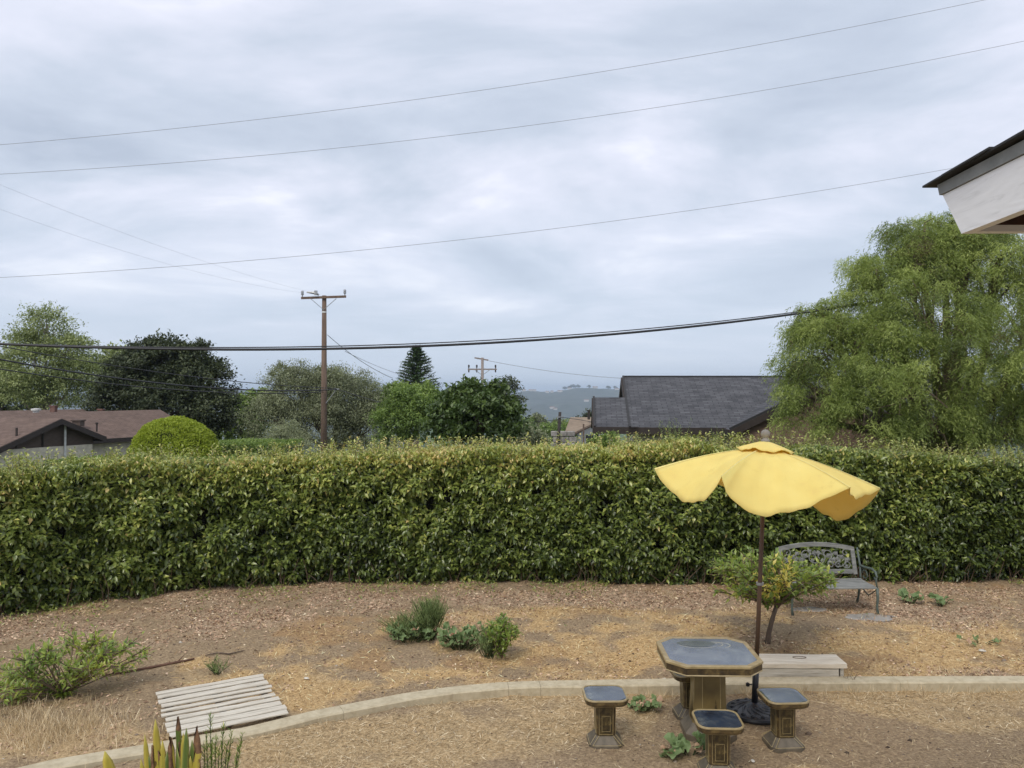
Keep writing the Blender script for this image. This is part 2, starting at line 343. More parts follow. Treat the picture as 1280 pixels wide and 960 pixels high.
# ------------------------------------------------------------------ dry grass, straw and leaf litter
def sample(n, xr, yr, f):
    x = rng.uniform(*xr, n); y = rng.uniform(*yr, n)
    # keep to what the wedge of view can show, with a margin
    k = (abs(x) < .72*y+.9); x, y = x[k], y[k]
    w_ = f(x, y); k = rng.random(len(x)) < w_; return x[k], y[k]
def on_ground(x, y):
    ix = np.clip(np.searchsorted(gx, x)-1, 0, len(gx)-2); iy = np.clip(np.searchsorted(gy, y)-1, 0, len(gy)-2)
    tx = (x-gx[ix])/(gx[ix+1]-gx[ix]); ty = (y-gy[iy])/(gy[iy+1]-gy[iy])
    return (GZ[iy, ix]*(1-tx)*(1-ty)+GZ[iy, ix+1]*tx*(1-ty)+GZ[iy+1, ix]*(1-tx)*ty+GZ[iy+1, ix+1]*tx*ty)
def offkerb(x, y): return ((y < kerb_y(x)-.015) | (y > kerb_y(x)+.19)).astype(float)
def blades(name, x, y, Lr, Wr, tilt, mat, cbase, cvar, z0=.002):
    n = len(x); z = on_ground(x, y)+z0; a = rng.uniform(0, 2*np.pi, n); el = np.abs(rng.normal(0, tilt, n))
    D = np.stack([np.cos(a)*np.cos(el), np.sin(a)*np.cos(el), np.sin(el)], 1); Nn = nrm(rdir(n)*.5+np.array([0, 0, 1.]))
    return leaves(name, np.stack([x, y, z], 1), D, Nn, rng.uniform(*Lr, n), rng.uniform(*Wr, n), np.clip(cbase+rng.normal(0, cvar, n), 0, 1), mat, None, 'stuff', 4, .05, .1)
x, y = sample(150000, (-6, 7), (4.6, 7.9), lambda x, y: (y < kerb_y(x)-.02)*(.10+.9*masks(x, y)[1]**1.3))
blades('straw_thatch', x, y, (.03, .10), (.002, .006), .2, lm_straw, .5, .28)
x, y = sample(110000, (-7, 8), (5.5, 12.2), lambda x, y: (y > kerb_y(x)+.19)*(1-.8*hint('pale', x, y))*(.05+.9*masks(x, y)[2]**1.2*(1-.6*masks(x, y)[3])))
blades('golden_straw', x, y, (.04, .11), (.003, .008), .35, lm_gold, .5, .26)
x, y = sample(125000, (-8.4, 9), (6.2, 12.6), lambda x, y: (y > kerb_y(x)+.19)*(.06+.94*masks(x, y)[3]**1.1))
n = len(x); z = on_ground(x, y)+.006; a = rng.uniform(0, 2*np.pi, n)
D = nrm(np.stack([np.cos(a), np.sin(a), rng.normal(0, .3, n)], 1))
leaves('leaf_litter', np.stack([x, y, z], 1), D, nrm(rdir(n)*.7+np.array([0, 0, 1.])), rng.uniform(.025, .065, n), rng.uniform(.009, .024, n), np.clip(rng.normal(.45, .22, n), 0, .93), lm_litter, None, 'stuff', 5, .25, .3)
# standing tufts of dead grass
def tufts(name, cx, cy, nb, h, spread, mat, cb):
    n = len(cx)*nb; X = np.repeat(cx, nb)+rng.normal(0, spread, n); Y = np.repeat(cy, nb)+rng.normal(0, spread, n)
    k = offkerb(X, Y) > 0; X, Y = X[k], Y[k]; n = len(X)
    D = nrm(np.stack([rng.normal(0, .45, n), rng.normal(0, .45, n), np.ones(n)], 1)); a = rng.uniform(0, 2*np.pi, n)
    return leaves(name, np.stack([X, Y, on_ground(X, Y)], 1), D, np.stack([np.cos(a), np.sin(a), np.zeros(n)], 1), rng.uniform(h*.4, h, n), rng.uniform(.002, .005, n), np.clip(rng.normal(cb, .2, n), 0, 1), mat, None, 'stuff', 4, .3, .1)
x, y = sample(1500, (-6, 7), (4.8, 11.5), lambda x, y: offkerb(x, y)*np.clip(masks(x, y)[1]-.35+masks(x, y)[2]*.5, 0, 1))
tufts('dry_grass_tufts', x, y, 16, .085, .05, lm_straw, .6)
xk = rng.uniform(1.2, 5.4, 70); tufts('dry_grass_along_kerb', xk, kerb_y(xk)-rng.uniform(.03, .2, 70), 12, .13, .025, lm_straw, .6)
a_ = [G(px_, py_, .06) for px_, py_ in [(random.gauss(60, 55), random.gauss(915, 14)) for _ in range(240)]]
tufts('long_dry_grass', np.array([q.x for q in a_]), np.array([q.y for q in a_]), 13, .14, .09, lm_straw, .68)
# clods and small stones
x, y = sample(5200, (-6, 7), (4.8, 12.2), lambda x, y: offkerb(x, y)*(.25+.75*(1-masks(x, y)[1])))
n = len(x); z = on_ground(x, y); s_ = rng.lognormal(-4.75, .45, n)
octv = np.array([[1, 0, 0], [0, 1, 0], [-1, 0, 0], [0, -1, 0], [0, 0, .7], [0, 0, -.7]]); octf = np.array([[0, 1, 4], [1, 2, 4], [2, 3, 4], [3, 0, 4], [1, 0, 5], [2, 1, 5], [3, 2, 5], [0, 3, 5]])
V = np.stack([x, y, z], 1)[:, None]+octv[None]*s_[:, None, None]*rng.uniform(.6, 1.3, (n, 6, 1))
clod = leafmat('clod_and_stone', [(0, (.07, .05, .037)), (.6, (.2, .15, .11)), (.93, (.3, .25, .2)), (1, (.7, .67, .6))], .9, .2, 0)
np_mesh('clods_and_stones', V.reshape(-1, 3), (np.arange(n)[:, None, None]*6+octf[None]).reshape(-1, 3), {'c': np.repeat(rng.random(n)**1.2, 6)}, clod, None, 'stuff')

# ------------------------------------------------------------------ the long hedge
hb = [(-10.2, 7.6), (-8.4, 8.75), (-6.6, 9.95), (-5.6, 10.75), (-4.55, 11.25), (-2.9, 11.68), (-1, 11.75), (.72, 11.7), (3.1, 11.6), (5.4, 11.75), (7.77, 11.85), (10.5, 12.0), (13, 12.1)]
HBx = np.array([a for a, b in hb]); HBy = np.array([b for a, b in hb])
sl = np.concatenate([[0], np.cumsum(np.hypot(np.diff(HBx), np.diff(HBy)))])
def hedge_at(s):
    x = np.interp(s, sl, HBx); y = np.interp(s, sl, HBy); e_ = .35
    tx = np.interp(s+e_, sl, HBx)-np.interp(s-e_, sl, HBx); ty = np.interp(s+e_, sl, HBy)-np.interp(s-e_, sl, HBy); l = np.hypot(tx, ty)+1e-9
    return x, y, tx/l, ty/l
HTH = 1.35
def hedge_top(x): return np.interp(x, [-10, -6.6, -3, 0, 2.2, 4.2, 6, 8, 13], [1.93, 1.95, 2.0, 2.08, 2.12, 2.13, 2.05, 1.9, 1.85])
hedge = empty('hedge', (0, 11.7, 0), 'long clipped green hedge with yellowing tips running across behind the dry garden', 'hedge')
def hedge_pts(n, face):
    s = rng.uniform(0, sl[-1], n); x, y, tx, ty = hedge_at(s); nx, ny = ty, -tx            # outward = toward the camera
    zt = hedge_top(x)
    if face == 'front':
        u = rng.random(n)**.92; z = .06+u*(zt-.06); off = -.10-.16*np.clip((z-.3)/1.5, 0, 1)*0+np.where(z > zt-.3, -((z-zt+.3)/.3)**2*.16, 0)+np.where(z < .45, -.26*(1-z/.45)*(.35+1.3*n2(x, y, .9, 2, 57)), 0)
        bl = fbm(np.stack([s*1.15, z*1.6, z*0], 1), 3, 51)-.5; bs = fbm(np.stack([s*4, z*4.5, z*0], 1), 2, 55)-.5
        off = off+bl*.30+bs*.22+(fbm(np.stack([s*8, z*9, z*0], 1), 2, 58)-.5)*.34
        dep = rng.exponential(.075, n); off = off-np.minimum(dep, .4)
        p_ = np.stack([x+nx*off, y+ny*off, z], 1); nn = np.stack([nx, ny, np.full(n, .35)], 1)
        k = bs > -.30+rng.normal(0, .03, n); return p_[k], nrm(nn[k]), z[k]/zt[k], dep[k], s[k], bs[k]
    v = rng.random(n); off = -v*HTH
    bl = fbm(np.stack([x*1.4, y*1.4, x*0+3], 1), 3, 61)-.5; bs = fbm(np.stack([x*4.5, y*4.5, x*0], 1), 2, 66)-.5
    dep = rng.exponential(.05, n)
    z = zt+bl*.30+bs*.18-np.where(v < .15, ((.15-v)/.15)**2*.12, 0)-np.minimum(dep, .25)
    p_ = np.stack([x+nx*off, y+ny*off, z], 1); nn = np.tile(np.array([0, -.3, 1.]), (n, 1)); return p_, nrm(nn), np.full(n, 1.05), dep, s, bs
pf, nf, zf, df, sf, bf = hedge_pts(135000, 'front'); pt_, ntp, ztp, dt_, st_, bt = hedge_pts(62000, 'top')
pp = np.concatenate([pf, pt_]); nn = np.concatenate([nf, ntp]); zz = np.concatenate([zf, ztp]); dd = np.concatenate([df, dt_]); ss = np.concatenate([sf, st_])
k = abs(pp[:, 0]) < .72*pp[:, 1]+1.6; pp, nn, zz, dd, ss = pp[k], nn[k], zz[k], dd[k], ss[k]; n = len(pp)
D = nrm(nn*.55+rdir(n)*.85+np.array([0, 0, -.25])*(zz < .92)[:, None]+np.array([0, 0, .75])*(zz >= .92)[:, None])
Nn = nrm(nn*.7+rdir(n)*.45+np.array([0, 0, .8]))
cl = fbm(np.stack([pp[:, 0]*1.3, pp[:, 1]*1.3, pp[:, 2]*1.3], 1), 3, 71)-.5
tipw = np.clip((zz-.66)/.34, 0, 1)
midx = np.exp(-((pp[:, 0]+.6)/4.6)**2)
c_ = .40+cl*.55+rng.normal(0, .17, n)-.26*np.clip(dd/.3, 0, 1)-.13*np.clip((.75-zz)/.6, 0, 1)+np.where(rng.random(n) < .12, .16, 0)+tipw**1.6*(.13+.17*midx)*(.5+n2(pp[:, 0], pp[:, 2]+pp[:, 1], 1.7, 2, 79)*1.0)+np.where(rng.random(n) < .03+.07*tipw*midx, .3, 0)-.10*np.clip((pp[:, 0]-3.5)/3, 0, 1)  # deeper and lower leaves toned darker, shade painted into the leaf colour
L_ = rng.uniform(.062, .112, n)*np.where(zz > .97, .8, 1)
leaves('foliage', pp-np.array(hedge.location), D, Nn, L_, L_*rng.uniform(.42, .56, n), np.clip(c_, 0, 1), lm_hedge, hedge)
# upright young shoots standing above the clipped top
ns = 2600; s = rng.uniform(0, sl[-1], ns); x, y, tx, ty = hedge_at(s); v = rng.random(ns)*HTH; x = x-ty*v; y = y+tx*v
kk = (abs(x) < .72*y+1) & (rng.random(ns) < .25+.75*(n2(x, y, .8, 2, 77) > .47)); x, y = x[kk], y[kk]; ns = len(x); hs = rng.uniform(.08, .30, ns); lean = rng.normal(0, .22, (ns, 2)); zt = hedge_top(x)-.05
st = MB(); q = []
for i in range(ns):
    a = Vector((x[i], y[i], zt[i]))-hedge.location; b = a+Vector((lean[i, 0]*hs[i], lean[i, 1]*hs[i], hs[i]))
    st.tube([a, b], [.003, .0015], 3)
    for j in range(9): q.append(tuple(a.lerp(b, (j+1)/9))+(x[i],))
st.build('shoot_stems', twig, hedge, kind='stuff')
q = np.array(q); n = len(q); D = nrm(rdir(n)*np.array([1, 1, .5])+np.array([0, 0, .55]))
leaves('shoot_leaves', q[:, :3], D, nrm(rdir(n)*.4+np.array([0, 0, 1.])), rng.uniform(.045, .08, n), rng.uniform(.018, .032, n), np.clip(.66+.14*np.exp(-((q[:, 3]+.6)/4.6)**2)+rng.normal(0, .13, n), 0, 1), lm_hedge, hedge)
# inner mass of twigs, coloured near-black for the shade between leaves
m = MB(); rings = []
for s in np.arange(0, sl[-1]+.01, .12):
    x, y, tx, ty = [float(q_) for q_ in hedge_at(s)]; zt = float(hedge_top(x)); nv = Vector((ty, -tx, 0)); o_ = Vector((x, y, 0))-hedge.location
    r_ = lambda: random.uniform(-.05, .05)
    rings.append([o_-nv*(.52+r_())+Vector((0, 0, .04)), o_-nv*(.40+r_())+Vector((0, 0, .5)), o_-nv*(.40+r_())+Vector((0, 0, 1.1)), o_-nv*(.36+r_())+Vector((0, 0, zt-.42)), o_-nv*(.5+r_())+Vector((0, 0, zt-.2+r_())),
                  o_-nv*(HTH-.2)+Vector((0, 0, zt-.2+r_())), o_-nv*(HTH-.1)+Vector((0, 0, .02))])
m.loft(rings); m.build('twig_mass', M('inner_twigs_shade', [(.35, (.008, .010, .005)), (.6, (.022, .024, .012)), (.75, (.05, .045, .03))], 26, .95, .9, .05, None, 8), hedge)
m = MB()
for i in range(520):
    s = random.uniform(0, sl[-1]); x, y, tx, ty = [float(q_) for q_ in hedge_at(s)]; nv = Vector((ty, -tx, 0))
    if abs(x) > .72*y+1: continue
    a = Vector((x, y, 0))-nv*random.uniform(.2, .45)+Vector((0, 0, -.02))-hedge.location; b = a+Vector((random.gauss(0, .12), random.gauss(0, .12), random.uniform(.25, .6)))+nv*random.uniform(-.05, .25)
    m.tube([a, a.lerp(b, .5)+Vector((random.gauss(0, .03), 0, .02)), b], [.009, .006, .003], 4)
m.build('stems', twig, hedge, kind='stuff')

# ------------------------------------------------------------------ trees
def tree(name, label, cat, base, blobs, nleaf, L, W, mat, tr=.16, clump=.16, group=None, bm=bark, shell=(.62, 1.14), npc=26, droop=0., lay=.6, cshift=0, trunk_top=None, flat=False):
    """blobs: (centre, radius, z-scale) in world space"""
    root = empty(name, base, label, cat, group); B = Vector(base)
    rad = np.array([b[1] for b in blobs], float); wts = rad**2.; wts /= wts.sum()
    nc = max(6, nleaf//npc); bi = rng.choice(len(blobs), nc, p=wts); d = rdir(nc); d[:, 2] = np.where(d[:, 2] < -.55, -d[:, 2], d[:, 2])
    rr = rng.uniform(*shell, nc)*rad[bi]; zs = np.array([b[2] for b in blobs])[bi]
    lump = 1+.5*(fbm(d*2.3+bi[:, None]*7.7, 2, 91)-.5)*2
    C = np.array([tuple(b[0]) for b in blobs])[bi]+d*(rr*lump)[:, None]*np.stack([np.ones(nc), np.ones(nc), zs], 1)-np.array(B)
    n = nc*npc; Cc = np.repeat(C, npc, 0); cr_ = np.repeat(clump*rad.mean()*rng.uniform(.6, 1.5, nc), npc)
    off = rng.normal(size=(n, 3))*cr_[:, None]*np.array([1, 1, lay]); pos = Cc+off; dd_ = np.repeat(d, npc, 0)
    pos[:, 2] = np.maximum(pos[:, 2], .05)
    D = nrm(rdir(n)+dd_*.5+np.array([0, 0, -droop])); Nn = nrm(rdir(n)*.6+dd_*.3+np.array([0, 0, .9]))
    c_ = np.clip(.45+cshift+np.repeat(rng.normal(0, .17, nc), npc)+rng.normal(0, .07, n)+.10*off[:, 2]/cr_, 0, 1)
    leaves('crown', pos, D, Nn, L*rng.uniform(.7, 1.3, n), W*rng.uniform(.7, 1.3, n), c_, mat, root, None, 4)
    m = MB(); tops = sorted([(Vector(b[0])-B, b[1]) for b in blobs], key=lambda a: -a[1])
    cz = min(t_[0].z-.3*t_[1] for t_ in tops); fork = Vector((sum(t_[0].x for t_ in tops)/len(tops)*.5, sum(t_[0].y for t_ in tops)/len(tops)*.5, max(.3, cz*.8)))
    m.tube([(0, 0, -.1), fork*.5+Vector((tr*.4, 0, 0)), fork], [tr*1.35, tr, tr*.8], 8)
    if flat: trunkname = 'stem'
    for t_, r in tops:
        md = fork.lerp(t_, .5)+Vector((random.gauss(0, .12*r), random.gauss(0, .12*r), .1*r)); m.tube([fork, md, t_], [tr*.62, tr*.42, tr*.26], 6)
        near_ = C[np.argsort(((C-np.array(t_))**2).sum(1))[::max(1, len(C)//(len(tops)*7))][:9]]
        for c0 in near_:
            c0 = Vector(c0)
            if (c0-t_).length < r*1.6: m.tube([md.lerp(t_, .7), t_.lerp(c0, .5)+Vector((0, 0, .05*r)), c0], [tr*.24, tr*.14, tr*.05], 4)
    m.build('trunk', bm, root)
    return root
def B_(px, py, d, r, zs=1.): return (P(px, py, d), r*d/F, zs)
def base_at(px, d): x = (px-640)/F*d; return (x, d, TZ1(x, d)-.05)

tree('airy_tree', 'tall airy pale green tree rising above the brown roofed house at far left', 'tree', base_at(62, 60),
     [B_(60, 408, 60, 27, .9), B_(38, 430, 60, 26, .6), B_(85, 440, 60, 34, .6), B_(45, 458, 59, 40, .7), B_(95, 470, 60, 34, .7), B_(30, 490, 59, 36, .7), B_(75, 497, 60, 36, .7), B_(5, 470, 61, 28, .8)], 34000, .22, .10, lm_pale, .22, .15, bm=bark_pale, npc=34, cshift=.1)
tree('background_tree', 'dark green tree cut by the left edge of the picture behind the airy tree', 'tree', base_at(-10, 75),
     [B_(-15, 478, 75, 34), B_(10, 500, 75, 26), B_(-50, 500, 75, 40)], 9000, .45, .25, lm_oak, .25)
tree('background_tree', 'yellow green tree top showing between the airy tree and the dark oak', 'tree', base_at(158, 68),
     [B_(152, 452, 68, 20, .9), B_(140, 475, 68, 28), B_(160, 480, 68, 20)], 6000, .35, .2, lm_pale, .2, cshift=.12)
tree('oak_tree', 'large dark green rounded oak behind the yellow green dome shrub', 'tree', base_at(215, 52),
     [B_(205, 462, 52, 40, .95), B_(165, 485, 52, 38), B_(245, 482, 52, 40), B_(220, 515, 51, 48), B_(150, 515, 52, 36), B_(262, 520, 51, 32), B_(275, 466, 52, 11), B_(238, 450, 52, 22), B_(180, 448, 52, 20)], 62000, .22, .12, lm_oak, .3, .12, npc=34)
tree('background_tree', 'bright green shrubby tree between the dark oak and the olive tree', 'tree', base_at(312, 60),
     [B_(312, 520, 60, 24), B_(330, 505, 60, 18), B_(300, 538, 60, 24)], 9000, .3, .17, lm_bright, .15, cshift=.1)
tree('olive_tree', 'wide grey green olive tree behind the wooden utility pole', 'tree', base_at(430, 50),
     [B_(375, 500, 50.0, 44, .85), B_(430, 505, 49.5, 46, .85), B_(470, 515, 49.0, 36, .9), B_(345, 530, 49.0, 34), B_(400, 540, 48.6, 44), B_(455, 545, 49.0, 40), B_(410, 483, 50.0, 28, .8), B_(365, 476, 50.0, 20)], 95000, .15, .055, lm_olive, .25, .14, npc=40)
tree('olive_tree', 'small silvery shrub at the foot of the olive tree just above the hedge', 'shrub', base_at(358, 24),
     [B_(358, 548, 24, 20), B_(345, 556, 24, 18), B_(372, 560, 24, 18)], 7000, .06, .02, lm_olive, .05, cshift=.15)
tree('background_tree', 'light green rounded tree between the olive tree and the dark glossy tree', 'tree', base_at(512, 42),
     [B_(505, 508, 42, 24), B_(525, 520, 41, 24), B_(500, 535, 41, 28), B_(535, 500, 44, 18)], 20000, .17, .08, lm_bright, .15, npc=30)
tree('background_tree', 'yellow green drooping tree in front of the tall conifer', 'tree', base_at(500, 50),
     [B_(498, 494, 50, 18, .7), B_(524, 498, 50, 20, .7), B_(545, 504, 50, 14)], 12000, .2, .09, lm_bright, .15, cshift=.18)
tree('glossy_tree', 'dark green tree with large glossy leaves behind the middle of the hedge', 'tree', base_at(592, 20),
     [B_(592, 508, 20, 28), B_(570, 516, 20, 28), B_(617, 510, 20, 25), B_(560, 535, 19.7, 32), B_(600, 530, 19.4, 38), B_(630, 530, 19.8, 24), B_(588, 489, 20, 12), B_(620, 490, 20, 12), B_(570, 492, 20, 10)], 12000, .13, .075, lm_gloss, .08, .16, npc=14)
tree('background_tree', 'dark grey green tree peering over the right shoulder of the glossy tree', 'tree', base_at(640, 55),
     [B_(632, 492, 55, 18), B_(643, 508, 55, 14), B_(620, 510, 55, 20)], 6000, .17, .09, lm_oak, .2, cshift=.15)
for px, py, d, r, mt, cs, lb in [(660, 545, 70, 15, lm_olive, .1, 'small grey green tree just left of the thin dark pole'), (685, 541, 100, 13, lm_bright, .05, 'green tree behind the thin dark pole'), (715, 536, 140, 10, lm_bright, .1, 'green treetop above the tan roofed house'), (672, 528, 150, 9, lm_olive, 0, 'far treetop right of the glossy tree'), (645, 530, 110, 14, lm_bright, 0, 'yellow green tree half hidden by the glossy tree'), (737, 525, 120, 9, lm_oak, .1, 'dark treetop touching the porch roof of the grey roofed house'), (700, 533, 180, 9, lm_pale, -.1, 'pale treetop in the valley beyond the thin dark pole')]:
    tree('valley_tree', lb, 'tree', base_at(px, d), [B_(px, py, d, r), B_(px-r*.9, py+r*.5, d, r*.9), B_(px+r*.9, py+r*.4, d, r*.8), B_(px, py+r*1.4, d, r*1.3)], 3500, .0028*d+.05, .0015*d+.02, mt, .2, .2, 'trees down in the valley', cshift=cs, npc=16)
tree('glossy_shrub', 'green climbing shrub against the porch of the grey roofed house', 'shrub', base_at(764, 19),
     [B_(762, 556, 19, 16), B_(748, 562, 19, 14)], 2500, .07, .035, lm_bright, .03, cshift=.2)

# pepper tree: curtains of hanging fronds
pb = [B_(1190, 330, 19, 62, .9), B_(1130, 345, 18.6, 48, .9), B_(1240, 350, 18.5, 75), B_(1095, 400, 18.4, 60, .9), B_(1160, 410, 17.6, 75), B_(1035, 425, 18.6, 42, .8), B_(1060, 465, 18, 60), B_(1015, 488, 18.3, 38), B_(1130, 480, 17.2, 75), B_(1220, 460, 17, 85), B_(1290, 400, 18, 80), B_(1014, 525, 18.2, 34), B_(1080, 530, 17.2, 50), B_(1170, 535, 17, 55), B_(1330, 480, 18, 90), B_(1035, 398, 18.8, 24), B_(1180, 305, 19, 42, .9), B_(1215, 300, 19, 40), B_(1250, 535, 17.8, 60), B_(1310, 540, 18, 60), B_(1040, 408, 18.6, 44), B_(1095, 345, 18.6, 40), B_(1015, 455, 18.4, 40), B_(1145, 300, 18.8, 36)]
base = Vector(base_at(1190, 18.3)); pep = empty('pepper_tree', base, 'large weeping light green pepper tree behind the right end of the hedge', 'tree')
ns = 27000; rad = np.array([b[1] for b in pb]); wts = rad**2/np.sum(rad**2)
ncl = 950; bi = rng.choice(len(pb), ncl, p=wts); d = rdir(ncl); d[:, 2] = abs(d[:, 2])*.95-.2; d = nrm(d)
Cc = np.array([tuple(b[0]) for b in pb])[bi]+d*(rad[bi]*rng.uniform(.72, 1.02, ncl))[:, None]*np.array([1, 1, .92])
ci = rng.integers(0, ncl, ns); hd = rng.uniform(0, 2*np.pi, ns); outw = nrm(np.stack([np.cos(hd), np.sin(hd), np.zeros(ns)], 1)+d[ci]*np.array([.9, .9, 0])+1e-6)
L0 = rng.uniform(.22, .68, ns); reach = rng.uniform(.08, .42, ns); st0 = Cc[ci]+rng.normal(0, .13, (ns, 3))*np.array([1, 1, .55])
K = 13; tt = (np.arange(K)+.5)/K
pos = st0[:, None]+outw[:, None]*(reach[:, None]*np.sqrt(tt)[None])[..., None]+np.array([0, 0, 1.])*((.10*np.sin(tt*np.pi*.7))[None]-L0[:, None]*tt[None]**1.35)[..., None]
pos = pos+rng.normal(0, .012, pos.shape); side = rng.choice([-1., 1.], (ns, K)); ax = nrm(np.cross(outw, np.array([0, 0, 1.])))
Dl = outw[:, None]*.35+ax[:, None]*side[..., None]*.75+np.array([0, 0, -.65])+rng.normal(0, .35, pos.shape)
cc_ = np.repeat(np.clip(.52+rng.normal(0, .19, ncl)[ci]+rng.normal(0, .06, ns)-np.where(rng.random(ns) < .03, .5, 0), 0, 1), K)+rng.normal(0, .05, ns*K)
pos = pos.reshape(-1, 3)
leaves('crown', pos-np.array(base), Dl.reshape(-1, 3), nrm(rdir(ns*K)+np.array([0, -.4, .6])), rng.uniform(.07, .12, ns*K), rng.uniform(.011, .02, ns*K), np.clip(cc_, 0, 1), lm_pepper, pep, None, 4, .1, .1)
m = MB(); m.tube([(0, 0, -.2), (.1, 0, .8), (-.1, .1, 1.7)], [.34, .27, .24], 10)
for b in pb:
    t_ = Vector(b[0])-base; f0 = Vector((-.1, .1, 1.7)); md = f0.lerp(t_, .55)+Vector((random.gauss(0, .2), random.gauss(0, .2), .3)); m.tube([f0, md, t_, t_+Vector((random.gauss(0, .3), random.gauss(0, .3), b[1]*.2))], [.13, .09, .05, .015], 6)
    for _ in range(7):
        e_ = t_+Vector(rdir(1)[0])*b[1]*.9; m.tube([md.lerp(t_, .6), t_.lerp(e_, .5)+Vector((0, 0, .15)), e_], [.035, .022, .008], 4)
m.build('trunk', bark, pep)

# Norfolk-type conifer: tiers of branches
d = 78.; bs_ = Vector(base_at(521, d)); con = empty('tiered_conifer', bs_, 'tall pointed conifer with tiered branches beyond the olive tree', 'tree')
topz = P(521, 434, d).z-bs_.z; botz = P(521, 515, d).z-bs_.z; m = MB(); m.tube([(0, 0, -.2), (0, 0, topz*.5), (0, 0, topz)], [.3, .2, .03], 8); pos = []; dr = []
for i in range(22):
    f = i/21; z = botz+(topz-botz)*f; r = (1-f)**.8*3.1+.2
    for k_ in range(15):
        a = random.uniform(0, 6.28); rr = r*random.uniform(.8, 1.1); dv = Vector((math.cos(a), math.sin(a), .0)); tip = dv*rr+Vector((0, 0, z+.28*rr)); st_p = Vector((0, 0, z)); m.tube([st_p, tip], [.04, .015], 4)
        for j in range(34):
            t_ = (j+1)/34; q_ = st_p.lerp(tip, t_)+Vector((random.gauss(0, .05), random.gauss(0, .05), random.gauss(0, .03))); sgn = 1 if j % 2 else -1
            pos.append(q_); dr.append(Vector((-dv.y, dv.x, 0))*sgn*.7+dv*.5+Vector((0, 0, random.uniform(-.3, .7))))
m.build('trunk', bark, con); n = len(pos); leaves('crown', np.array(pos), np.array(dr), np.tile([0, 0, 1.], (n, 1))+rdir(n)*.3, rng.uniform(.2, .42, n), rng.uniform(.09, .16, n), rng.random(n), lm_conifer, con, None, 4)
# small fan palm poking out of the olive tree
bs_ = Vector(base_at(352, 62)); pal = empty('fan_palm', bs_, 'small fan palm head poking up behind the left of the olive tree', 'palm tree'); tz = P(352, 468, 62).z-bs_.z
m = MB(); m.tube([(0, 0, -.1), (.1, 0, tz*.5), (0, 0, tz)], [.22, .17, .15], 8); m.build('trunk', bark, pal)
pos = []; dr = []
for i in range(46):
    dv = Vector(rdir(1)[0]); dv.z = abs(dv.z)*.9-.25; dv.normalize(); h = Vector((0, 0, tz))+dv*.55
    for j in range(9):
        pos.append(h); dr.append(dv+Vector(rdir(1)[0])*.5+Vector((0, 0, -.12)))
n = len(pos); leaves('fronds', np.array(pos), np.array(dr), rdir(n), rng.uniform(.4, .75, n), rng.uniform(.04, .08, n), rng.random(n)*.7, lm_olive, pal, None, 4, .25)

# clipped dome shrub and low clipped hedges behind
def shell_shrub(name, label, cat, base, dims, n, L, W, mat, box=False, seed=0, group=None):
    root = empty(name, base, label, cat, group); rx, ry, rz_ = dims
    if box:
        per = rng.random(n); u = rng.uniform(-1, 1, (n, 3)); f = rng.integers(0, 3, n)
        nv = np.zeros((n, 3)); top = rng.random(n) < .5
        nv[top] = [0, 0, 1]; nv[~top] = [0, -1, 0]; u[top, 2] = 1; u[~top, 1] = -1; pos = u*np.array([rx, ry, rz_*.5])+np.array([0, 0, rz_*.5])
    else:
        dd_ = rdir(n); dd_[:, 2] = abs(dd_[:, 2]); e_ = .82; q_ = np.sign(dd_)*np.abs(dd_)**e_; pos = q_*np.array([rx, ry, rz_]); nv = dd_
    bp = (fbm(pos*2.2+seed, 2, 5)-.5)*.09+(fbm(pos*9+seed, 2, 6)-.5)*.07
    pos = pos+nv*(bp-rng.exponential(.025, n))[:, None]
    D = nrm(nv*.8+rdir(n)*.7+np.array([0, 0, .15])); leaves('foliage', pos, D, nrm(nv+rdir(n)*.6+np.array([0, 0, .3])), rng.uniform(.7, 1.3, n)*L, rng.uniform(.7, 1.3, n)*W, np.clip(.5+bp*3+rng.normal(0, .16, n), 0, 1), mat, root)
    m = MB()
    if box: m.box((0, 0, rz_*.46), (rx*1.9, ry*1.9, rz_*.84))
    else: m.lathe([(.05, -.2), (rx*.86, -.2), (rx*.88, rz_*.25), (rx*.75, rz_*.6), (rx*.45, rz_*.84), (.02, rz_*.93)], 20)
    m.build('twig_mass', twig_green, root)
    return root
twig_green = M('inner_green', [(.35, (.03, .045, .012)), (.7, (.08, .11, .03))], 20, .95, .8, .04)
d = 16.5; c0 = P(220, 523, d); r = 57*d/F; zt = c0.z; rz0 = 1.55
shell_shrub('dome_shrub', 'large bright yellow green shrub clipped into a smooth dome behind the hedge at left', 'shrub', (c0.x, d, zt-rz0), (r, r, rz0), 30000, .05, .028, lm_dome)
a = P(318, 553, 19.5)
shell_shrub('clipped_hedge', 'low flat topped clipped hedge just right of the dome shrub', 'hedge', (a.x, 19.5, a.z-1.0), (1.05, .8, 1.0), 9000, .06, .03, lm_bright, True, 3)
a = P(268, 566, 17.5)
shell_shrub('clipped_hedge', 'lower strip of clipped hedge in front of the dome shrub foot', 'hedge', (a.x-.2, 15.0, a.z-.85), (1.9, .5, .9), 9000, .06, .03, lm_bright, True, 8)

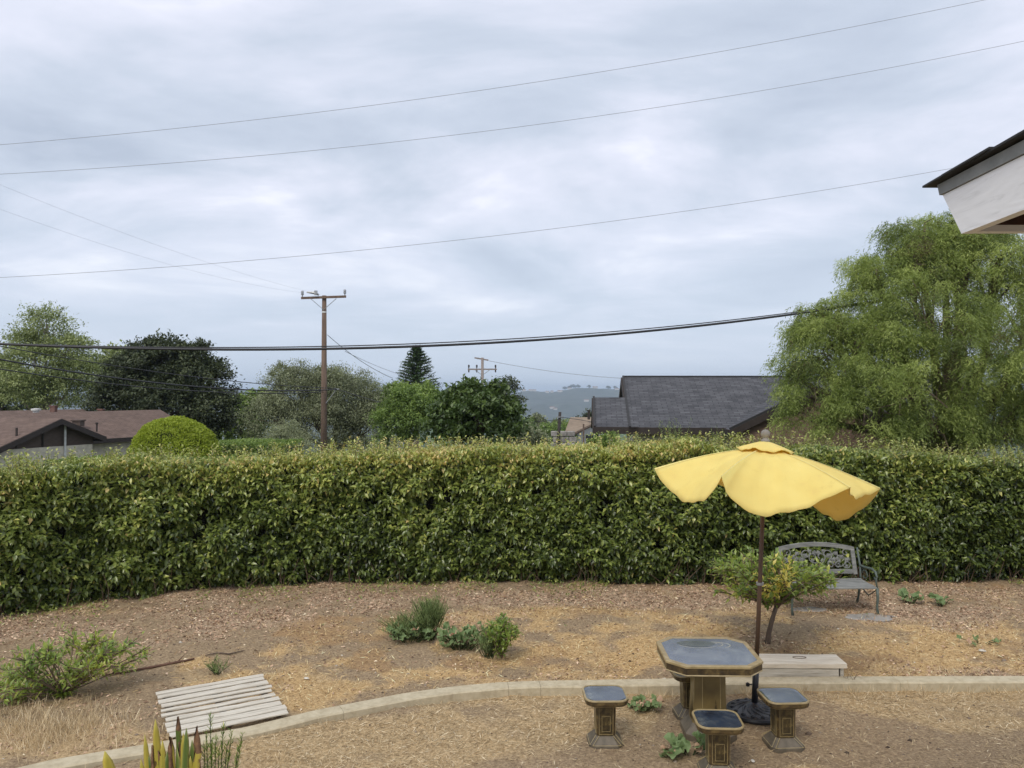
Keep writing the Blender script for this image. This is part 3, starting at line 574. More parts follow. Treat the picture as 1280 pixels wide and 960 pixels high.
# feathery tall plants standing up out of the hedge in front of the grey roof
def stalks(name, label, px, py_top, d, zb, n, spread, mat, cs, leafn=26, L=.05, h_var=.3, W=.005):
    base = (float((px-640)/F*d), d, zb); root = empty(name, base, label, 'plant'); zt = P(px, py_top, d).z-zb; m = MB(); pos = []; dr = []
    for i in range(n):
        h = zt*random.uniform(1-h_var, 1.0); a = Vector((random.gauss(0, spread*.3), random.gauss(0, spread*.3), 0)); b = Vector((random.gauss(0, spread), random.gauss(0, spread), h)); md = a.lerp(b, .5)+Vector((random.gauss(0, .02), random.gauss(0, .02), 0))
        m.tube([a, md, b], [.005, .004, .0015], 4)
        for j in range(leafn):
            t_ = .25+.75*(j+random.random())/leafn; q_ = a.lerp(md, t_*2) if t_ < .5 else md.lerp(b, t_*2-1); pos.append(q_); dr.append(Vector(rdir(1)[0])*.7+Vector((0, 0, .8)))
    m.build('stems', twig_green, root, kind='stuff'); k_ = len(pos)
    leaves('foliage', np.array(pos), np.array(dr), rdir(k_), rng.uniform(.6, 1.3, k_)*L, rng.uniform(.7, 1.3, k_)*W, np.clip(.5+cs+rng.normal(0, .2, k_), 0, 1), mat, root); return root
stalks('feathery_plant', 'tall feathery pale plant rising from the hedge in front of the grey roof', 846, 522, 12.6, 1.5, 26, .16, lm_weed, .2, 40, .06)
stalks('feathery_plant', 'thin feathery sprig above the hedge right of the taller feathery plant', 897, 528, 12.6, 1.6, 10, .07, lm_weed, .2, 30, .06)

# ------------------------------------------------------------------ houses
def slab(m, a, b, c, d_, th, mi=0):
    """quad a-b-c-d (counter-clockwise from above) with thickness th downward"""
    q_ = [Vector(v) for v in (a, b, c, d_)]; dn = Vector((0, 0, -th)); vs = q_+[v+dn for v in q_]
    m.add(vs, [(0, 1, 2, 3), (7, 6, 5, 4), (0, 4, 5, 1), (1, 5, 6, 2), (2, 6, 7, 3), (3, 7, 4, 0)], mi)
def shingle_mat(name, ca, cb, cm, row=.14, w_=.32, patch=.5):
    m, t, p, o = newmat(name); tcn = t.nodes.new('ShaderNodeUVMap'); br = t.nodes.new('ShaderNodeTexBrick'); t.links.new(tcn.outputs[0], br.inputs[0])
    br.inputs['Color1'].default_value = (*ca, 1); br.inputs['Color2'].default_value = (*cb, 1); br.inputs['Mortar'].default_value = (*cm, 1); br.inputs['Scale'].default_value = 1
    br.inputs['Brick Width'].default_value = w_; br.inputs['Row Height'].default_value = row; br.inputs['Mortar Size'].default_value = .012; br.inputs['Bias'].default_value = 0; br.offset_frequency = 2
    n_ = noise(t, 2.5, 8, .7, 0, (1, 1, 1)); c = mix(t, br.outputs[0], ramp(t, [(.3, (.55, .55, .55)), (.7, (1.35, 1.3, 1.28))], n_), patch, 'MULTIPLY'); t.links.new(c, p.inputs['Base Color']); p.inputs['Roughness'].default_value = .95
    p.inputs['Specular IOR Level'].default_value = .2; bump(t, p, br.outputs['Fac'], -.6, .02); return m
sh_grey = shingle_mat('grey_shingle', (.115, .12, .132), (.075, .078, .088), (.05, .052, .058), .13, .34, .7)
sh_brown = shingle_mat('brown_shingle', (.18, .13, .108), (.145, .104, .087), (.10, .073, .06), .16, .4, .5)
sh_tan = shingle_mat('tan_shingle', (.30, .24, .18), (.25, .195, .145), (.17, .13, .1), .25, .6, .4)
dark_trim = M('dark_brown_trim', (.035, .026, .022), 8, .7, .2)
brown_wall = M('brown_siding', (.085, .062, .05), 6, .8, .3, .01, (1, 1, 6))
beige = M('beige_wall', (.58, .53, .43), 5, .85, .2)
greywhite = M('grey_white_wall', (.45, .45, .43), 5, .85, .2)
glass = M('dark_window', (.03, .035, .04), 3, .12, 0)
whitep = M('white_paint', (.62, .62, .6), 6, .6, .2)
rust = M('rusty_metal', (.17, .09, .07), 8, .8, .3)
metal = M('galvanised', (.35, .36, .37), 10, .45, .2, metal=.6)
def roof_uv(o):
    me = o.data; uv = me.uv_layers.new(name='UVMap'); z = Vector((0, 0, 1))
    for poly in me.polygons:
        n_ = poly.normal; h = z.cross(n_)
        if h.length < .05: h = Vector((1, 0, 0))
        h.normalize(); v_ = n_.cross(h)
        for li in poly.loop_indices:
            c = me.vertices[me.loops[li].vertex_index].co; uv.data[li].uv = (c.dot(h), c.dot(v_))
def gable(root, A, Bp, rl, rr, pitch, mat, th=.12, trim=dark_trim, name='roof', zdrop=None):
    """gable roof: ridge A->B (root-local), slopes rl to the left, rr to the right of the direction A->B"""
    A = Vector(A); Bp = Vector(Bp); g_ = (Bp-A); g_.z = 0; g_.normalize(); lf = Vector((-g_.y, g_.x, 0)); m = MB()
    e1 = lf*rl+Vector((0, 0, -rl*pitch)); e2 = -lf*rr+Vector((0, 0, -rr*pitch))
    slab(m, A, Bp, Bp+e1, A+e1, th) if rl else None
    slab(m, A+e2, Bp+e2, Bp, A, th) if rr else None
    o_ = m.build(name, mat, root); roof_uv(o_)
    k = MB(); up = Vector((0, 0, -.02)); dn = Vector((0, 0, -th-.1))
    for s_, e_ in ((rl, e1), (rr, e2)):
        if not s_: continue
        for E, sg in ((A, -1), (Bp, 1)):
            a_ = E+up; b_ = E+e_*1.01+up; o2 = g_*sg*.05
            k.add([a_, b_, b_+dn, a_+dn, a_+o2, b_+o2, b_+dn+o2, a_+dn+o2], [(0, 1, 2, 3), (7, 6, 5, 4), (0, 4, 5, 1), (1, 5, 6, 2), (2, 6, 7, 3), (3, 7, 4, 0)])
        a_ = A+e_+up*0; b_ = Bp+e_; o2 = (e_.normalized())*.05; o2.z = 0
        k.add([a_, b_, b_+dn, a_+dn, a_+o2, b_+o2, b_+dn+o2, a_+dn+o2], [(3, 2, 1, 0), (4, 5, 6, 7), (1, 5, 4, 0), (2, 6, 5, 1), (3, 7, 6, 2), (0, 4, 7, 3)])
    k.build('fascia', trim, root)
    return e1, e2
def gable_wall(root, A, Bp, wl, wr, pitch, zb, mat, name='wall', inset=.35):
    A = Vector(A); Bp = Vector(Bp); g_ = (Bp-A); g_.z = 0; g_.normalize(); lf = Vector((-g_.y, g_.x, 0)); A = A+g_*inset; Bp = Bp-g_*inset; drop = Vector((0, 0, -.16)); m = MB(); rings = []
    for E in (A, Bp):
        T = E+drop; Lp = T+lf*wl+Vector((0, 0, -wl*pitch)); Rp = T-lf*wr+Vector((0, 0, -wr*pitch))
        rings.append([T, Lp, Vector((Lp.x, Lp.y, zb)), Vector((Rp.x, Rp.y, zb)), Rp])
    m.loft(rings); return m.build(name, mat, root)

# grey roofed house
gh = empty('grey_roofed_house', (3.65, 24, -1.0), 'house with dark grey shingle roof behind the hedge beside the pepper tree', 'house', rz=-R(5.3))
hz_ = lambda z: z+1.0
gable(gh, (0, 4, hz_(3.61)), (11, 4, hz_(3.58)), 4.0, 4.0, .415, sh_grey)
gable_wall(gh, (0, 4, hz_(3.61)), (11, 4, hz_(3.58)), 3.5, 3.5, .415, 0, beige)
gable(gh, (-1.08, 2.2, hz_(2.87)), (.3, 2.2, hz_(2.87)), 2.2, 2.2, .415, sh_grey, name='porch_roof')
gable(gh, (5.55, -.7, hz_(3.22)), (5.55, 4.4, hz_(3.22)), 2.6, 2.6, .5, sh_grey, name='wing_roof')
gable_wall(gh, (5.55, -.7, hz_(3.22)), (5.55, 4.4, hz_(3.22)), 2.4, 2.4, .5, 0, M('red_brown_siding', (.20, .13, .095), 6, .8, .3, .01, (1, 1, 6)), 'wing_wall', .14)
m = MB()
for X0, yr, zr, run in ((0.03, 4, hz_(3.61), 4.03), (-1.06, 2.2, hz_(2.87), 2.22)):
    m.tube([(X0, yr, zr+.02), (X0, yr-run, zr+.02-run*.415)], .045, 4)
m.tube([(.0, 4, hz_(3.62)), (11, 4, hz_(3.59))], .05, 4); m.tube([(5.55-2.6, -.7, hz_(3.22)-1.3+.02), (5.55, -.7, hz_(3.24))], .05, 4)
m.build('shadow_and_cap_strip', M('shadow_and_cap_black', (.03, .03, .032), 8, .8, .2), gh)  # black strip added to draw the left verge's shadow line; ridge caps share it
for x_ in (-1.0, 0.02):
    m = MB(); m.box((x_, .35, 1.42), (.13, .13, 2.84)); m.build('porch_post', dark_trim if x_ < -.5 else greywhite, gh)
m = MB(); m.box((-.5, 1.9, 1.35), (.08, 2.9, 2.7)); m.build('porch_wall', beige, gh)
for x_ in (1.1, 2.2):
    m = MB(); m.box((x_, .455, 2.0), (.75, .04, .8)); f_ = m.build('window', whitep, gh); m = MB(); m.box((x_, .43, 2.0), (.65, .03, .7)); m.build('pane', glass, f_)
m = MB(); m.box((4.6, -.36, 1.9), (.9, .05, .7)); f_ = m.build('window', dark_trim, gh); m = MB(); m.box((4.6, -.392, 1.9), (.78, .03, .58)); m.build('pane', glass, f_)

# tan roofed house, farther down
th_ = empty('tan_roofed_house', (0, 0, 0), 'small tan roofed house seen between the thin dark pole and the grey roofed house', 'house')
dT = 50.; A = P(715, 521.5, dT+4); Bq = P(752, 521.5, dT+3)
tt_ = M('tan_trim', (.12, .08, .06), 8)
c4 = [P(706, 540, 52), P(719, 540, 51), P(756, 521.5, 54), P(713, 521.5, 56)]; m = MB(); slab(m, *c4, .12); roof_uv(m.build('roof', sh_tan, th_))
m = MB(); a, b = c4[1]-Vector((0, 0, .12)), c4[2]-Vector((0, 0, .12)); m.tube([a, b], .07, 4); m.build('verge', tt_, th_)
m = MB(); a = a+Vector((.25, .5, 0)); b = b+Vector((0, .4, 0)); lo = -4; bk_ = Vector((.1, 2.2, 0))
m.add([a, b, (b.x, b.y, lo), (a.x, a.y, lo), a+bk_, b+bk_, (b.x+.1, b.y+2.2, lo), (a.x+.1, a.y+2.2, lo)], [(3, 2, 1, 0), (4, 5, 6, 7), (0, 1, 5, 4), (3, 0, 4, 7), (1, 2, 6, 5)]); m.build('wall', greywhite, th_)
m = MB(); q_ = P(729.5, 545, 51.2); m.box(q_, (.1, .1, 1.6)); m.build('corner_board', tt_, th_)
m = MB(); q_ = P(736, 518, dT+3); m.lathe([(.09, 0), (.09, .55), (.13, .56), (.13, .66)], 10, (q_.x, q_.y, q_.z-.35)); m.build('flue', dark_trim, th_)
m = MB(); q_ = P(737, 549, 51.4); m.box(q_, (.5, .08, .55)); m.build('window', glass, th_)
# block wall left of it
bw = empty('block_wall', P(706, 556, 40), 'grey stone garden wall left of the tan roofed house', 'wall'); q_ = bw.location
stone = M('grey_stone', [(.3, (.13, .12, .11)), (.5, (.25, .235, .22)), (.7, (.4, .38, .35))], 3, .9, .6, .03, None, 8)
for i in range(3):
    for j in range(3):
        m = MB(); m.box((-.52+.42*i+(.1 if j % 2 else 0), 0, .12+.3*j-.15), (.4, .3, .28), bev=.03); m.build('block', stone, bw)

# brown house at the left
bh = empty('brown_roofed_house', (-22, 40, -2.0), 'low house with brown shingle roofs and front gable behind the hedge at far left', 'house'); O_ = Vector(bh.location)
gdir = Vector((.41, .912, 0)); rdir_ = Vector((-.912, .41, 0))
E = Vector((-20.6, 45, 2.06))-O_; gable(bh, E-gdir*17, E, 3.4, 3.1, .42, sh_brown); gable_wall(bh, E-gdir*17, E, 2.7, 2.6, .42, -1, beige)
ap = Vector((-19.94, 34.0, 1.90))-O_; gable(bh, ap+rdir_*9, ap, 2.2, 4.6, .41, sh_brown, name='wing_roof', th=.14)
gable_wall(bh, ap+rdir_*9, ap, 1.9, 4.2, .41, -1, brown_wall, 'wing_wall', .45)
m = MB(); w0 = ap-Vector((0, 0, 1.25))-rdir_*(-.41); m.box(w0-gdir*1.0-Vector((0, 0, .55)), (.12, 5.6, 1.1), rz=math.atan2(gdir.y, gdir.x)-math.pi/2); m.build('lower_wall', beige, bh)
m = MB(); q_ = ap+gdir*.4-rdir_*-.33; m.tube([q_+Vector((.02, 0, -.3)), q_+Vector((.02, 0, -2.5))], .05, 8); m.build('drainpipe', whitep, bh)
for k_ in (-.55, -1.7, -2.9):
    m = MB(); q_ = ap+gdir*k_+rdir_*.43; m.box(q_+Vector((0, 0, -1.0)), (.06, .07, 1.3)); m.build('batten', dark_trim, bh)
E2 = Vector((-28.2, 50.5, 1.98))-O_; gable(bh, E2-gdir*18, E2, 4, 3.6, .35, sh_brown, name='rear_roof'); gable_wall(bh, E2-gdir*18, E2, 3.4, 3.0, .35, -1, beige, 'rear_wall')
def roofthing(nm, px, py, d, r, h, mt, cap=True, box=False):
    q_ = P(px, py, d)-O_; m = MB()
    if box: m.box((q_.x, q_.y, q_.z), (r*2, r*2, h*2)); m.box((q_.x, q_.y, q_.z+h), (r*2.5, r*2.5, .06))
    else: m.lathe([(r, -h), (r, h*.6), (r*1.6, h*.65), (r*1.6, h), (.01, h*1.1)], 10, q_)
    m.build(nm, mt, bh)
roofthing('vent_pipe', 45, 517, 44, .16, .28, whitep); roofthing('chimney_vent', 67, 514, 45, .14, .3, rust, box=True); roofthing('roof_vent', 126, 515, 42, .12, .14, rust, box=True)
roofthing('roof_vent', 98, 529, 38.3, .2, .14, brown_wall, box=True); roofthing('vent_pipe', 121, 534, 37.5, .04, .22, dark_trim); roofthing('roof_vent', 17, 520, 40, .42, .1, rust, box=True)

# the eave of the house the photo was taken from
dark_brown = M('stained_brown', (.05, .022, .015), 6, .85, .3, .004, (8, 1, 1))
es = empty('house_eave', (1.77, 3.1, 0), 'corner of a roof with white fascia and dark shingle edge jutting in from the right', 'house'); eo = es.location
mw = newmat('weathered_white_board'); t, p = mw[1], mw[2]
gr = noise(t, 3.2, 6, .6, 1.6, (1, 1.0, 9)); c = ramp(t, [(.3, (.66, .67, .675)), (.42, (.78, .79, .80)), (.75, (.83, .84, .85))], gr); t.links.new(c, p.inputs['Base Color']); p.inputs['Roughness'].default_value = .65
wv = t.nodes.new('ShaderNodeTexWave'); wv.wave_type = 'RINGS'; wv.inputs['Scale'].default_value = 2.2; wv.inputs['Distortion'].default_value = 5; wv.inputs['Detail'].default_value = 3; wv.inputs['Detail Scale'].default_value = 1.2
tcn = t.nodes.new('ShaderNodeTexCoord'); mpn = t.nodes.new('ShaderNodeMapping'); mpn.inputs['Scale'].default_value = (1, 1.2, 7); mpn.inputs['Location'].default_value = (0, .9, -26.0); t.links.new(tcn.outputs['Object'], mpn.inputs[0]); t.links.new(mpn.outputs[0], wv.inputs[0]); bump(t, p, wv.outputs[0], .25, .0015)
def eb(m, y, z): return Vector((m, y, z))-eo
rise = .018
yt, yb, zt_, zb_ = 3.14, 3.01, 3.814, 3.628
m = MB(); yy = -3.0
def prof(yt, zt_, yb, zb_, x0, x1, yend=-3., sl_=rise):
    dz = sl_*(yt-yend); dz2 = sl_*(yb-yend); mm = MB()
    vs = [(x0, yt, zt_), (x0, yend, zt_+dz), (x0, yend, zb_+dz2), (x0, yb, zb_), (x1, yt, zt_), (x1, yend, zt_+dz), (x1, yend, zb_+dz2), (x1, yb, zb_)]
    mm.add([Vector(v)-eo for v in vs], [(0, 1, 2, 3), (7, 6, 5, 4), (0, 4, 5, 1), (1, 5, 6, 2), (2, 6, 7, 3), (3, 7, 4, 0)]); return mm
prof(yt, zt_, yb, zb_, 1.766, 1.806).build('barge_board', mw[0], es)
prof(3.165, 3.862, 3.150, 3.816, 1.758, 1.90).build('metal_flashing', M('grey_flashing', (.20, .21, .20), 12, .6, .2), es)
# eave fascia running right along the roof end, behind the barge board
m = MB(); m.box(Vector((4.0, 3.02, 3.70))-eo, (4.38, .04, .13)); m.build('eave_fascia', mw[0], es)
m = MB(); m.box(Vector((4.0, 2.99, 3.7125))-eo, (4.36, .016, .105)); m.build('inner_rail', dark_brown, es)
m = MB(); m.box(Vector((4.0, .0, 3.765))-eo, (4.4, 6.0, .02)); m.build('soffit', M('brown_soffit', (.05, .024, .016), 6, .8, .3, .004, (1, 8, 1)), es)
# shingle courses, each lapping the one below
shm = M('black_shingle', (.03, .032, .036), 60, .95, .8, .004)
yy = 3.215; z0 = 3.868; i = 0
while yy > -2.6:
    ln = .30 if i else .3; m = MB(); j = random.uniform(-.008, .008); zc = 3.866+(3.2-yy)*rise
    a = -R(2.4); Mx = Matrix.Rotation(a, 4, 'X')
    m.box(Vector((4.02, yy-.15, zc+.014+(.0 if i else -.004)))-eo, (4.58+j*2, .31, .008), M=Mx); o_ = m.build('shingle_course', shm, es); yy -= .145; i += 1
m = MB(); m.box(Vector((4.6, -1.0, 1.85))-eo, (3.2, 3.6, 3.7)); m.build('wall', greywhite, es)

# ------------------------------------------------------------------ utility poles and wires
woodpole = M('pole_wood', [(.3, (.10, .068, .05)), (.7, (.22, .15, .11))], 6, .9, .6, .01, (1, 1, .15))
def ins(m, c, s=1.): m.lathe([(.03*s, 0), (.03*s, .08*s), (.07*s, .1*s), (.07*s, .16*s), (.04*s, .18*s), (.07*s, .2*s), (.06*s, .28*s), (.01, .3*s)], 10, c)
d = 45.; x0 = (405-640)/F*d; zb = TZ1(x0, d); up_ = empty('utility_pole', (x0, d, zb), 'tall brown wooden utility pole with one crossarm left of centre', 'utility pole'); H = P(405, 369.5, d).z-zb
m = MB(); m.tube([(0, 0, -.1), (0, 0, H*.5), (0, 0, H)], [.2, .165, .125], 12); m.build('pole', woodpole, up_, True)
m = MB(); m.box((0, -.16, H-.12), (2.62, .12, .13), M=Matrix.Rotation(-R(2), 4, 'Y')); m.build('crossarm', woodpole, up_)
for s_ in (-1, 1):
    m = MB(); ins(m, (s_*1.24, -.16, H-.05-s_*(-.04)), 1.2); m.build('insulator', metal, up_)
    m = MB(); m.tube([(s_*.75, -.2, H-.2), (0, -.16, H-.85)], .018, 6); m.build('brace', metal, up_)
m = MB(); m.tube([(-.25, -.25, H), (-.45, -.3, H+.12), (-.95, -.3, H+.16)], [.05, .09, .04], 8); m.box((-.42, -.3, H+.12), (.16, .16, .26)); m.build('switch', metal, up_)
m = MB(); m.lathe([(.14, H-1.02), (.145, H-.92)], 12); m.build('white_band', whitep, up_)
q_ = P(422, 486.5, d)-up_.location; q2 = P(410, 504, d)-up_.location; m = MB(); m.tube([(q_.x, -.25, q_.z), (.15, -.1, q2.z)], .025, 6); m.box((q_.x, -.25, q_.z), (.3, .1, .08)); m.build('cable_bracket', metal, up_)
d = 82.; x0 = (603-640)/F*d; zb = TZ1(x0, d); greypole = M('grey_pole_wood', (.26, .22, .20), 6, .9, .4); u2 = empty('utility_pole', (x0, d, zb), 'distant utility pole with two crossarms above the glossy tree', 'utility pole'); H = P(603, 447, d).z-zb
m = MB(); m.tube([(0, 0, 0), (0, 0, H)], [.22, .14], 10); m.build('pole', greypole, u2, True)
m = MB(); m.box((-.1, 0, H-.15), (1.5, .14, .15), rz=0, M=Matrix.Rotation(R(10), 4, 'Y')); m.build('crossarm', greypole, u2)
m = MB(); m.box((0, .0, H-1.25), (3.1, .17, .15)); m.build('crossarm', greypole, u2)
for x_ in (-1.45, -.6, 1.4):
    m = MB(); ins(m, (x_, 0, H-1.18), 1.4); m.box((x_, 0, H-1.45), (.14, .14, .25)); m.build('insulator', dark_trim, u2)
for s_ in (-1, 1):
    m = MB(); m.tube([(s_*.8, -.1, H-1.3), (0, -.1, H-1.9)], .03, 6); m.build('brace', metal, u2)
d = 38.; q_ = P(700, 515, d); q2 = P(696.5, 556, d); u3 = empty('thin_pole', (q2.x, d, q2.z-.8), 'short thin dark leaning pole left of the tan roofed house', 'pole'); m = MB(); m.tube([(0, 0, 0), (q_.x-q2.x, 0, q_.z-q2.z+.8)], [.09, .07], 8); m.build('pole', dark_trim, u3, True)
m = MB(); m.box((q_.x-q2.x, -.1, q_.z-q2.z+.55), (.35, .06, .06)); m.build('cable_bracket', metal, u3)

wire_m = M('cable_grey', (.27, .28, .30), 3, .6, 0); wire_b = M('cable_black', (.025, .025, .028), 3, .5, 0); wire_l = M('cable_light', (.4, .42, .46), 3, .5, 0)
def wire(name, label, pts, A, Bq, rad, mat, ext=(0, 0), group='overhead wires'):
    """fit a sagging span in the vertical plane through plan points A and B to measured photo points"""
    A = Vector(A); Bq = Vector(Bq); T = []; Z = []
    for px, py in pts:
        u = (px-640)/F; dd_ = Bq-A; t_ = (u*A.y-A.x)/(dd_.x-u*dd_.y); y = A.y+dd_.y*t_; T.append(t_); Z.append(P(px, py, y).z)
    c = np.polyfit(T, Z, 2 if len(pts) > 2 else 1); t0, t1 = min(T)-ext[0], max(T)+ext[1]; m = MB(); path = []
    for i in range(41):
        t_ = t0+(t1-t0)*i/40; path.append(Vector((A.x+(Bq.x-A.x)*t_, A.y+(Bq.y-A.y)*t_, float(np.polyval(c, t_)))))
    o0 = path[0].copy(); m.tube([q_-o0 for q_ in path], rad, 6); o_ = m.build(name, mat, None, True); o_.location = o0; tag(o_, label, 'wire', group); return o_
wire('overhead_wire', 'highest thin wire crossing the sky and leaving through the top edge', [(0, 180), (320, 151), (640, 107), (900, 63.5), (1232, 1)], (-16, 24), (16, 24), .006, wire_m, (.15, .2))
wire('overhead_wire', 'second thin wire across the sky just below the highest one', [(0, 216), (320, 198.5), (640, 158), (960, 111), (1280, 53)], (-16, 24), (16, 24.6), .006, wire_m, (.15, .15))
wire('overhead_wire', 'third thin wire rising to the right behind the tip of the roof eave', [(0, 345.5), (320, 328), (640, 291), (960, 247), (1190, 212)], (-16, 24), (16, 25), .006, wire_m, (.15, .3))
wire('overhead_cable', 'thick black cable bundle sagging across the picture into the pepper tree', [(0, 428.5), (150, 436), (320, 438.5), (510, 434), (700, 421.5), (860, 407.5), (1020, 390)], (-12, 15), (7.5, 18.5), .027, wire_b, (.2, .1))
wire('overhead_cable', 'thinner black cable lying just above the thick cable bundle', [(0, 427.5), (150, 434.5), (320, 436), (510, 430.5), (700, 418), (860, 404.5), (1020, 388)], (-12, 15.3), (7.5, 18.8), .012, wire_b, (.2, .1))
AP = (P(408, 487, 45).x, 44.7)
wire('overhead_cable', 'uppermost of the three cables running from the left edge down to the pole bracket', [(0, 432.5), (120, 454), (190, 464), (320, 479), (420, 485.5)], (-20, 30), (P(420, 486, 44.7).x, 44.7), .02, wire_b, (.1, 0))
wire('overhead_cable', 'middle and thickest of the three cables running from the left edge to the pole bracket', [(0, 449), (107, 467.5), (215, 481), (320, 487), (421, 487)], (-20, 30), (P(421, 487, 44.7).x, 44.7), .034, wire_b, (.1, 0))
wire('overhead_cable', 'lowest of the three cables running from the left edge to the pole bracket', [(0, 461), (125, 479), (225, 487.5), (292, 490.5), (405, 490)], (-20, 30), (P(405, 490, 44.8).x, 44.8), .024, wire_b, (.1, 0))
wire('overhead_cable', 'dark cable falling right from the pole bracket into the olive tree', [(423, 487), (445, 494), (468, 501)], (P(423, 487, 44.7).x, 44.7), (-6, 40), .02, wire_b, (0, .1))
wire('overhead_cable', 'wire dropping to the right from the middle of the wooden pole', [(409, 418), (431, 438), (460, 456), (491, 473)], (P(409, 418, 45).x, 44.9), (-7, 52), .018, wire_m)
wire('overhead_cable', 'second fainter wire dropping right toward the tall conifer', [(431, 439), (465, 455), (503, 469)], (P(431, 439, 45.5).x, 46), (-7, 56), .014, wire_l, (0, .1))
wire('overhead_wire', 'very faint wire slanting from the left edge down to the pole crossarm', [(0, 232.5), (109, 273.5), (231, 319), (312, 345), (400, 368)], (-18, 26), (P(400, 368, 45).x, 44.8), .0035, wire_l, (.1, 0))
wire('overhead_wire', 'lower faint wire slanting from the left edge to the crossarm end', [(0, 262), (125, 305), (237, 337.5), (377, 366)], (-18, 26), (P(377, 366, 45).x, 44.8), .0035, wire_l, (.1, 0))
wire('overhead_wire', 'faint wire running right from the distant pole toward the grey roof', [(608, 450), (650, 459), (700, 465), (778, 473)], (P(603, 450, 82).x, 81.8), (22, 92), .022, wire_m, (0, .3))
wire('overhead_wire', 'low wire between the valley trees and the thin dark pole', [(600, 522), (662, 527.5), (699, 524)], (-6, 40), (P(699, 524, 37.8).x, 37.8), .014, wire_b, (.2, 0))
wire('overhead_wire', 'low wire from the thin dark pole crossing the tan roof', [(700, 521.5), (720, 524), (742, 528)], (P(700, 522, 37.8).x, 37.8), (5, 33), .014, wire_b, (0, .0))

# ------------------------------------------------------------------ far houses on the hill
fw = M('far_house_wall', (.6, .57, .52), .2, .8, 0); fr = M('far_house_roof', (.25, .14, .1), .2, .8, 0)
for i, (px, yy) in enumerate([(664, 4080), (668, 4050), (684, 4020), (690, 4060), (700, 4000), (655, 4040), (694, 3350), (690, 3360), (757, 3700), (744, 4100), (771, 4060), (712, 4100), (733, 3550)]):
    x_ = (px-640)/F*yy; z_ = hill_z(x_, yy); places = ['on the hill crest', 'below the crest', 'on the lower slope']
    r_ = empty('hillside_house', (x_, yy, z_), 'tiny pale house in the haze on the far hill', 'house', 'pale houses on the far hill', rz=random.uniform(-.4, .4))
    m = MB(); w_ = random.uniform(14, 26); m.box((0, 0, 3), (w_, 12, 8)); m.build('wall', fw, r_)
    m = MB(); m.loft([[(-w_/2-1, -7, 7), (-w_/2-1, 7, 7), (-w_/2-1, 0, 10)], [(w_/2+1, -7, 7), (w_/2+1, 7, 7), (w_/2+1, 0, 10)]]); m.build('roof', fr, r_)
for i, (px, s_) in enumerate([(712, 1), (716, 1.2), (722, .9), (706, .9), (736, .8), (760, 1), (768, .8)]):
    yy = 4110.; x_ = (px-640)/F*yy; z_ = hill_z(x_, yy)
    tree('crest_tree', 'tiny tree standing on the skyline of the far hill', 'tree', (x_, yy, z_-4), [(Vector((x_, yy, z_+11*s_)), 9*s_, .6), (Vector((x_+7, yy, z_+9*s_)), 7*s_, .6)], 500, 4., 3., lm_oak, 1.0, .25, 'trees on the far skyline')
# wooded valley floor, far off
n = 2600; yy = rng.uniform(190, 2400, n)**1; xx = rng.uniform(-.12, .35, n)*yy; zz = TZ(xx, yy); rad_ = rng.uniform(2.5, 6, n)*(1+yy/1500)
npl = 22; dd_ = rdir(n*npl); dd_[:, 2] = abs(dd_[:, 2]); pos = np.repeat(np.stack([xx, yy, zz+rad_*.5], 1), npl, 0)+dd_*np.repeat(rad_, npl)[:, None]
leaves('valley_woodland', pos, nrm(rdir(n*npl)), nrm(dd_+rdir(n*npl)*.4), np.repeat(rad_, npl)*.75, np.repeat(rad_, npl)*.5, np.clip(np.repeat(rng.normal(.45, .2, n), npl)+rng.normal(0, .1, n*npl), 0, 1), lm_bright, None, 'stuff', 4)

# ------------------------------------------------------------------ patio umbrella
U0 = Vector((2.262, 7.2, 0)); um = empty('patio_umbrella', U0, 'yellow patio umbrella with drooping scalloped canopy on a dark leaning pole', 'umbrella')
yel, t, p, o = newmat('yellow_canvas')
smg = ramp(t, [(.60, (1, 1, 1)), (.72, (.80, .78, .74))], noise(t, 5.2, 8, .7, .6))
c = ramp(t, [(.25, (.82, .70, .27)), (.4, (.90, .80, .28)), (.6, (.93, .845, .31)), (.75, (.95, .88, .37))], noise(t, 3.5, 6, .6)); c = mix(t, c, smg, .8, 'MULTIPLY'); t.links.new(c, p.inputs['Base Color']); p.inputs['Roughness'].default_value = .85; p.inputs['Specular IOR Level'].default_value = .15
wv = noise(t, 900, 1, .5); bump(t, p, noise(t, 6, 4, .5), .25, .02)
tr_ = t.nodes.new('ShaderNodeBsdfTranslucent'); tr_.inputs[0].default_value = (1, .66, .05, 1); ms = t.nodes.new('ShaderNodeMixShader'); ms.inputs[0].default_value = .34; t.links.new(p.outputs[0], ms.inputs[1]); t.links.new(tr_.outputs[0], ms.inputs[2]); t.links.new(ms.outputs[0], o.inputs[0])
apex = Vector((2.375, 7.2, 2.50)); tips = []; RU = 1.02
for k in range(6):
    a = R(172-8+8*0)+R(60)*k-R(0); a = R(172)+R(60)*k; dx_, dy_ = RU*math.cos(a), RU*math.sin(a)
    tips.append(Vector((apex.x+dx_-.005, apex.y+dy_, 2.206-.085*dx_-.066*dy_)))
sag = [.27, .29, .09, .34, .17, .12]; pull = [.04, .03, .10, .05, .05, .05]; expo = [.62, .6, .8, .6, .7, .7]; skew = [1, .72, 1, 1, 1, 1]
NR, NT = 22, 28; m = MB(); grid = {}
def drape(k, t_):
    if k == 1: return (t_**.55*(1-t_)**1.1)/.349
    return (4*t_*(1-t_))**(.85 if k in (0, 3) else expo[k])
